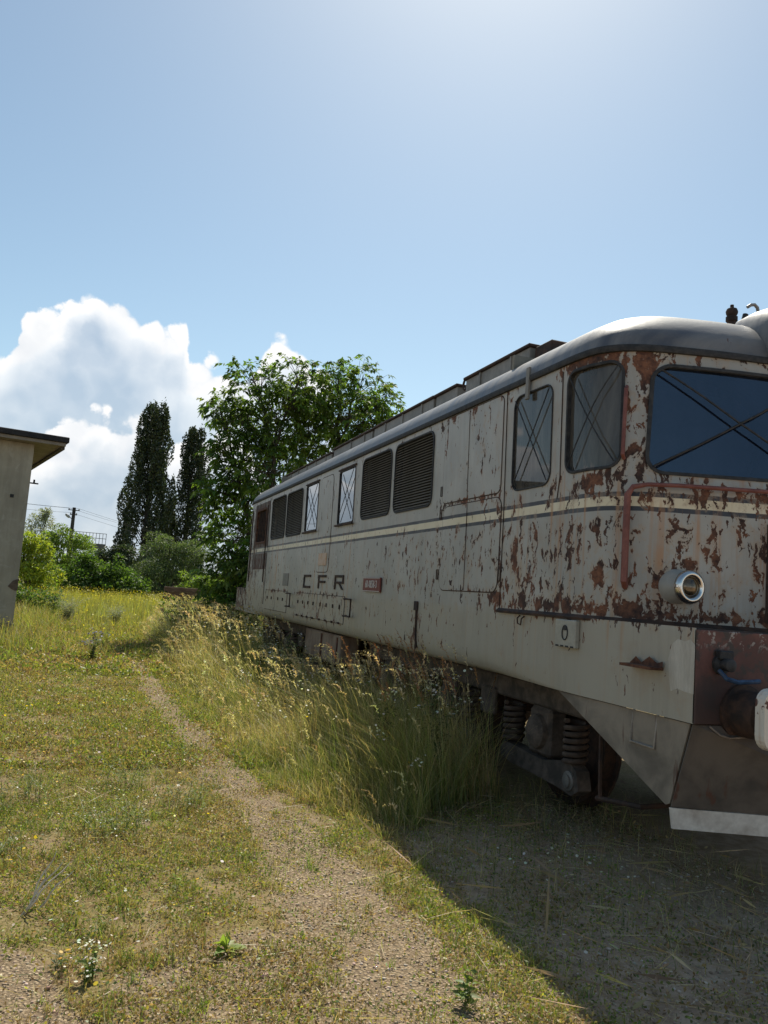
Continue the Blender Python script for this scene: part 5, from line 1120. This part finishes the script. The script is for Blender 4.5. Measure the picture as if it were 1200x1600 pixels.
bush('broad_bush', 'broad mid green bush below the lamp pole', (.2, 55, 0), [(-1.6, 0, 1.2, 1.3, 1.1), (-.3, .2, 1.9, 1.3, 1.1), (1.0, 0, 1.8, 1.2, 1.1), (1.9, -.2, 1.2, 1.0, .9), (.3, -.4, 1.0, 1.2, .9), (-1.0, 0, 2.5, .7, .6)], 330, .20, .5, MG, 83)
bush('willow_bush', 'large grey-green willow-like bush before the poplars', (5.0, 58, 0), [(-.8, 0, 1.8, 1.5, 1.5), (.6, 0, 2.6, 1.7, 1.5), (-.3, 0, 3.7, 1.3, 1.0), (1.6, .3, 3.6, 1.1, .9), (2.0, 0, 1.6, 1.3, 1.3), (-1.6, 0, 1.1, .9, .9)], 420, .20, .26, WG, 84)
bush('dark_shrub', 'dark shrub against the foot of the tallest poplar', (1.5, 84, 0), [(0, 0, 2.6, 1.7, 1.7), (.9, 0, 4.1, 1.2, 1.0), (-1.0, 0, 3.2, 1.0, 1.1), (2.2, 0, 2.2, 1.6, 1.6)], 230, .28, .5, PC, 85, M_LEAF_DARK)
bush('fresh_green_bush', 'small fresh green bush right of the willow-like bush', (6.3, 49, 0), [(0, 0, 1.5, 1.0, .9), (-.8, 0, 1.2, .8, .7), (.9, 0, 1.6, .9, .8), (1.8, .3, 1.1, .9, .8)], 380, .18, .5, LG, 86)
bush('grey_feathery_tree', 'grey feathery branch top over the yellow-green bush', (-4.9, 66, 0), [(0, 0, 4.0, 1.3, 1.4), (.4, 0, 5.4, .8, .7), (.9, 0, 6.0, .4, .4)], 200, .26, .25, [(.16, .17, .13), (.20, .21, .17)], 87)
bush('low_bush', 'low dark green growth just right of the house corner', (-2.6, 32, 0), [(0, 0, .6, .7, .5), (.9, .4, .55, .7, .5), (-.9, 0, .6, .7, .5)], 420, .13, .4, MG, 88)
bush('undergrowth_bush', 'leafy undergrowth at the foot of the walnut tree', (2.9, 21.6, 0), [(0, 0, .6, .55, .5), (.8, .3, .7, .6, .6), (-.5, .5, .5, .5, .4), (1.4, .8, .8, .6, .6)], 520, .12, .45, MG, 89)
bush('boundary_bush', 'dark bush filling the gap behind the walnut tree', (9.5, 46, 0), [(0, 0, 1.6, 1.5, 1.4), (2, 0, 1.8, 1.6, 1.5), (-1.6, 0, 1.5, 1.3, 1.2), (4, .5, 2.0, 1.8, 1.6)], 220, .22, .5, MG, 90)
# a far wood that closes the horizon
hp = Heap(); rng = np.random.default_rng(95)
for k in range(130):
    a = math.radians(rng.uniform(-40, 62)); R = rng.uniform(150, 210); c = np.array([math.sin(a) * R, math.cos(a) * R, 0]); H = rng.uniform(3.0, 5.5); n = 260
    P = c + ball(rng, n, .6) * [6, 4, H * .5] + [0, 0, H * .45]; cards(hp, P, rng.normal(0, 1, (n, 3)), rng.uniform(.7, 1.6, n), rng.uniform(.5, 1.0, n), pal([(.05, .075, .03), (.065, .09, .035), (.045, .065, .03)], n, rng), rng)
fw_ = hp.build('distant_wood', M_LEAF_DARK); tag(fw_, 'low distant wood along the horizon', 'wood', kind='stuff')

# ------------------------------------------------------------------ house at the left
def plaster():
    m, t, out = new_mat('stained_plaster'); v = obj_vec(t)
    n = t.noise(v, .8, 6, .6, .4); s = t.noise(t.vscale(v, (3, 3, .3)), 1.2, 6, .65)
    c = t.mix(t.ss(n, .3, .7), (.36, .315, .235), (.47, .415, .32)); c = t.mix(t.lin(s, .4, .75, 0, .75), c, (.20, .17, .13)); c = t.mix(t.m('MULTIPLY', t.ss(t.noise(v, 2.6, 7, .7, .8), .52, .66), .5), c, (.52, .47, .38))
    z = t.n('ShaderNodeSeparateXYZ', {0: v}).outputs[2]
    c = t.mix(t.ss(t.m('ADD', t.m('MULTIPLY', n, 1.2), z), 1.2, .4), c, (.24, .22, .17))
    bsdf(t, out, c, .95, 0, t.noise(v, 9, 5), .3, .02, .2); return m
hs = empty('plastered_house', (-1.715, 20.93, 0), math.radians(12), 'old plastered house corner with dark overhanging roof, at the left edge', 'house')
M_PLAST = plaster()
MB().box(-8, 0, 0, 8, -.3, 4.66).build('wall', M_PLAST, hs)
MB().box(-8.03, .025, -.025, 8.03, -.3, .35).build('plinth', plain('plinth_cement', (.22, .20, .16), (.30, .275, .225), 3, .95, .4), hs)
rfo = MB().box(-8.5, .64, -.44, 8.5, 4.664, 4.74).build('roof', plain('weathered_eaves_board', (.24, .20, .155), (.33, .28, .22), 3, .9, .3), hs)
MB().box(-8.6, .70, -.50, 8.6, 4.744, 4.885, .015).build('roof_covering', plain('tarred_roofing', (.022, .020, .020), (.045, .04, .038), 5, .85, .4), rfo)
MB().box(.55, .645, -.30, 8.3, 4.60, 4.662).build('rafter_plate', M_BARK, rfo)
MB().box(-.40, -.32, -.012, .012, 3.32, 3.40).build('wall_hole', M_DARKIN, hs)
wb = MB().tube([(-.02, .08, 3.73), (.20, .08, 3.73)], .018, 6).build('wire_bracket', M_BLACK, hs)
MB().tube([(.10, .08, 3.745), (.10, .08, 3.82)], .022, 6).build('insulator', M_BLACK, wb)
nb = MB(); nb.add([(-.21, -.012, 1.22), (-.11, -.014, 1.36), (.005, -.014, 1.41), (.012, -.014, 1.15), (-.04, -.014, 1.12), (-.13, -.013, 1.16)], [(0, 1, 2, 3, 4, 5)])
nb.v += [(x, y + .03, z) for x, y, z in nb.v[:6]]; nb.f += [(i, (i + 1) % 6, 6 + (i + 1) % 6, 6 + i) for i in range(6)]; nb.build('broken_plaster', plain('bare_masonry', (.12, .085, .06), (.20, .14, .10), 9, .95, .6), hs)
# ------------------------------------------------------------------ lamp pole with wires, far footbridge, pile of beams
pr = empty('lamp_pole', (-2.2, 70, 0), 0, 'dark utility pole with two crossarms and a street lamp', 'pole'); LP = (-2.2, 70, 0)
M_POLE = plain('tarred_pole_wood', (.035, .030, .028), (.075, .065, .058), 6, .9, .4, 0, (1, 1, .2)); M_LAMP = plain('grey_lamp_housing', (.30, .30, .30), (.40, .40, .39), 6, .5, .1)
MB(LP).tube([(-2.2, 70, -.2), (-2.2, 70, 3.4), (-2.2, 70, 6.95)], [.19, .16, .13], 10).build('post', M_POLE, pr, True)
for z, w in ((6.72, .44), (6.35, .28)):
    ca = MB(LP).box(-2.2 - w, -2.2 + w, 69.80, 69.86, z - .035, z + .035).build('crossarm', M_POLE, pr)
    for s in (-1, 1): MB(LP).lathe((-2.2 + s * (w - .06), 69.83, z + .035), (0, 0, 1), [(.02, 0), (.045, .02), (.05, .06), (.035, .09), (.04, .12), (.01, .14)], 8).build('insulator', M_LAMP, ca, True)
lm = MB(LP).tube([(-2.3, 69.85, 6.0), (-2.55, 69.8, 6.2)], .03, 6).build('lamp_arm', M_POLE, pr)
MB(LP).lathe((-2.45, 69.8, 6.08), (-.72, 0, .55), [(.04, 0), (.10, .06), (.12, .25), (.09, .42), (.02, .45)], 10).build('lamp_head', M_LAMP, lm, True)
def wire(label, P):
    pts = []
    for a, b in zip(P[:-1], P[1:]):
        for t in np.linspace(0, 1, 12)[:-1]: pts.append(tuple(a[i] + (b[i] - a[i]) * t - (0.35 * 4 * t * (1 - t) if i == 2 else 0) for i in range(3)))
    pts.append(P[-1]); o = MB(P[0]).tube(pts, .009, 5, False).build('overhead_wire', M_BLACK); o.location = P[0]; tag(o, label, 'wire', 'wires on the lamp pole')
wire('upper overhead wire running past the top crossarm of the lamp pole', [(-18, 64, 7.6), (-2.58, 69.83, 6.87), (16, 96, 5.6)])
wire('second overhead wire, just below the upper one at the pole', [(-18, 64.5, 7.45), (-1.82, 69.83, 6.87), (17, 96, 5.5)])
wire('lower overhead wire tied to the short crossarm of the pole', [(-18, 65, 6.9), (-2.42, 69.83, 6.50), (17, 97, 4.9)])
fb = empty('steel_footbridge', (-1.8, 120, 0), 0, 'distant steel walkway with a railing, behind the lamp pole', 'footbridge'); FB = (-1.8, 120, 0)
M_GREYST = plain('grey_far_steel', (.12, .12, .12), (.20, .19, .18), 3, .7, .2)
MB(FB).box(-4.5, .9, 119.4, 120.6, 5.2, 5.95).build('deck', M_GREYST, fb)
for z in (6.7, 7.4): MB(FB).box(-4.5, .9, 119.40, 119.47, z - .035, z + .035).build('rail', M_GREYST, fb)
for x in np.linspace(-4.45, .85, 13): MB(FB).box(x - .035, x + .035, 119.475, 119.545, 5.95, 7.42).build('railing_post', M_GREYST, fb)
for x in (-3.9, .2): MB(FB).box(x - .2, x + .2, 119.7, 120.3, -.2, 5.2).build('pier', M_GREYST, fb)
M_SLP = plain('rotten_sleeper_wood', (.10, .055, .035), (.20, .125, .085), 4, .9, .5, 0, (.3, 2, 2))
for k, (x, y, z, rz, lab) in enumerate(((4.75, 44.6, .12, .04, 'lowest brown beam of the pile at the meadow edge'), (4.85, 44.9, .38, -.03, 'second brown beam up in the pile at the meadow edge'), (4.65, 44.7, .64, .05, 'third brown beam up in the pile at the meadow edge'), (4.9, 44.8, .90, 0, 'fourth brown beam up in the pile at the meadow edge'), (4.7, 44.7, 1.16, .02, 'topmost brown beam of the pile at the meadow edge'))):
    o = MB().box(-1.15, 1.15, -.13, .13, -.125, .125, .015).build('timber_beam', M_SLP); o.location = (x, y, z); o.rotation_euler = (0, 0, rz); tag(o, lab, 'beam', 'pile of old beams')
# ------------------------------------------------------------------ rails under the locomotive
M_RAIL = plain('rusty_rail', (.07, .035, .022), (.14, .07, .045), 8, .85, .3)
for cx, lab in ((4.05, 'rusty rail under the near wheels of the locomotive'), (5.55, 'rusty rail under the far wheels of the locomotive')):
    P = [(-.07, -.15), (.07, -.15), (.07, -.135), (.012, -.12), (.012, -.035), (.036, -.025), (.036, .01), (-.036, .01), (-.036, -.025), (-.012, -.035), (-.012, -.12), (-.07, -.135)]
    o = MB((cx, 20, 0)).prism([(cx + a, b) for a, b in P], 1, 2.0, 60.0).build('rail', M_RAIL); o.location = (cx, 20, -0.035); tag(o, lab, 'rail', 'track rails')
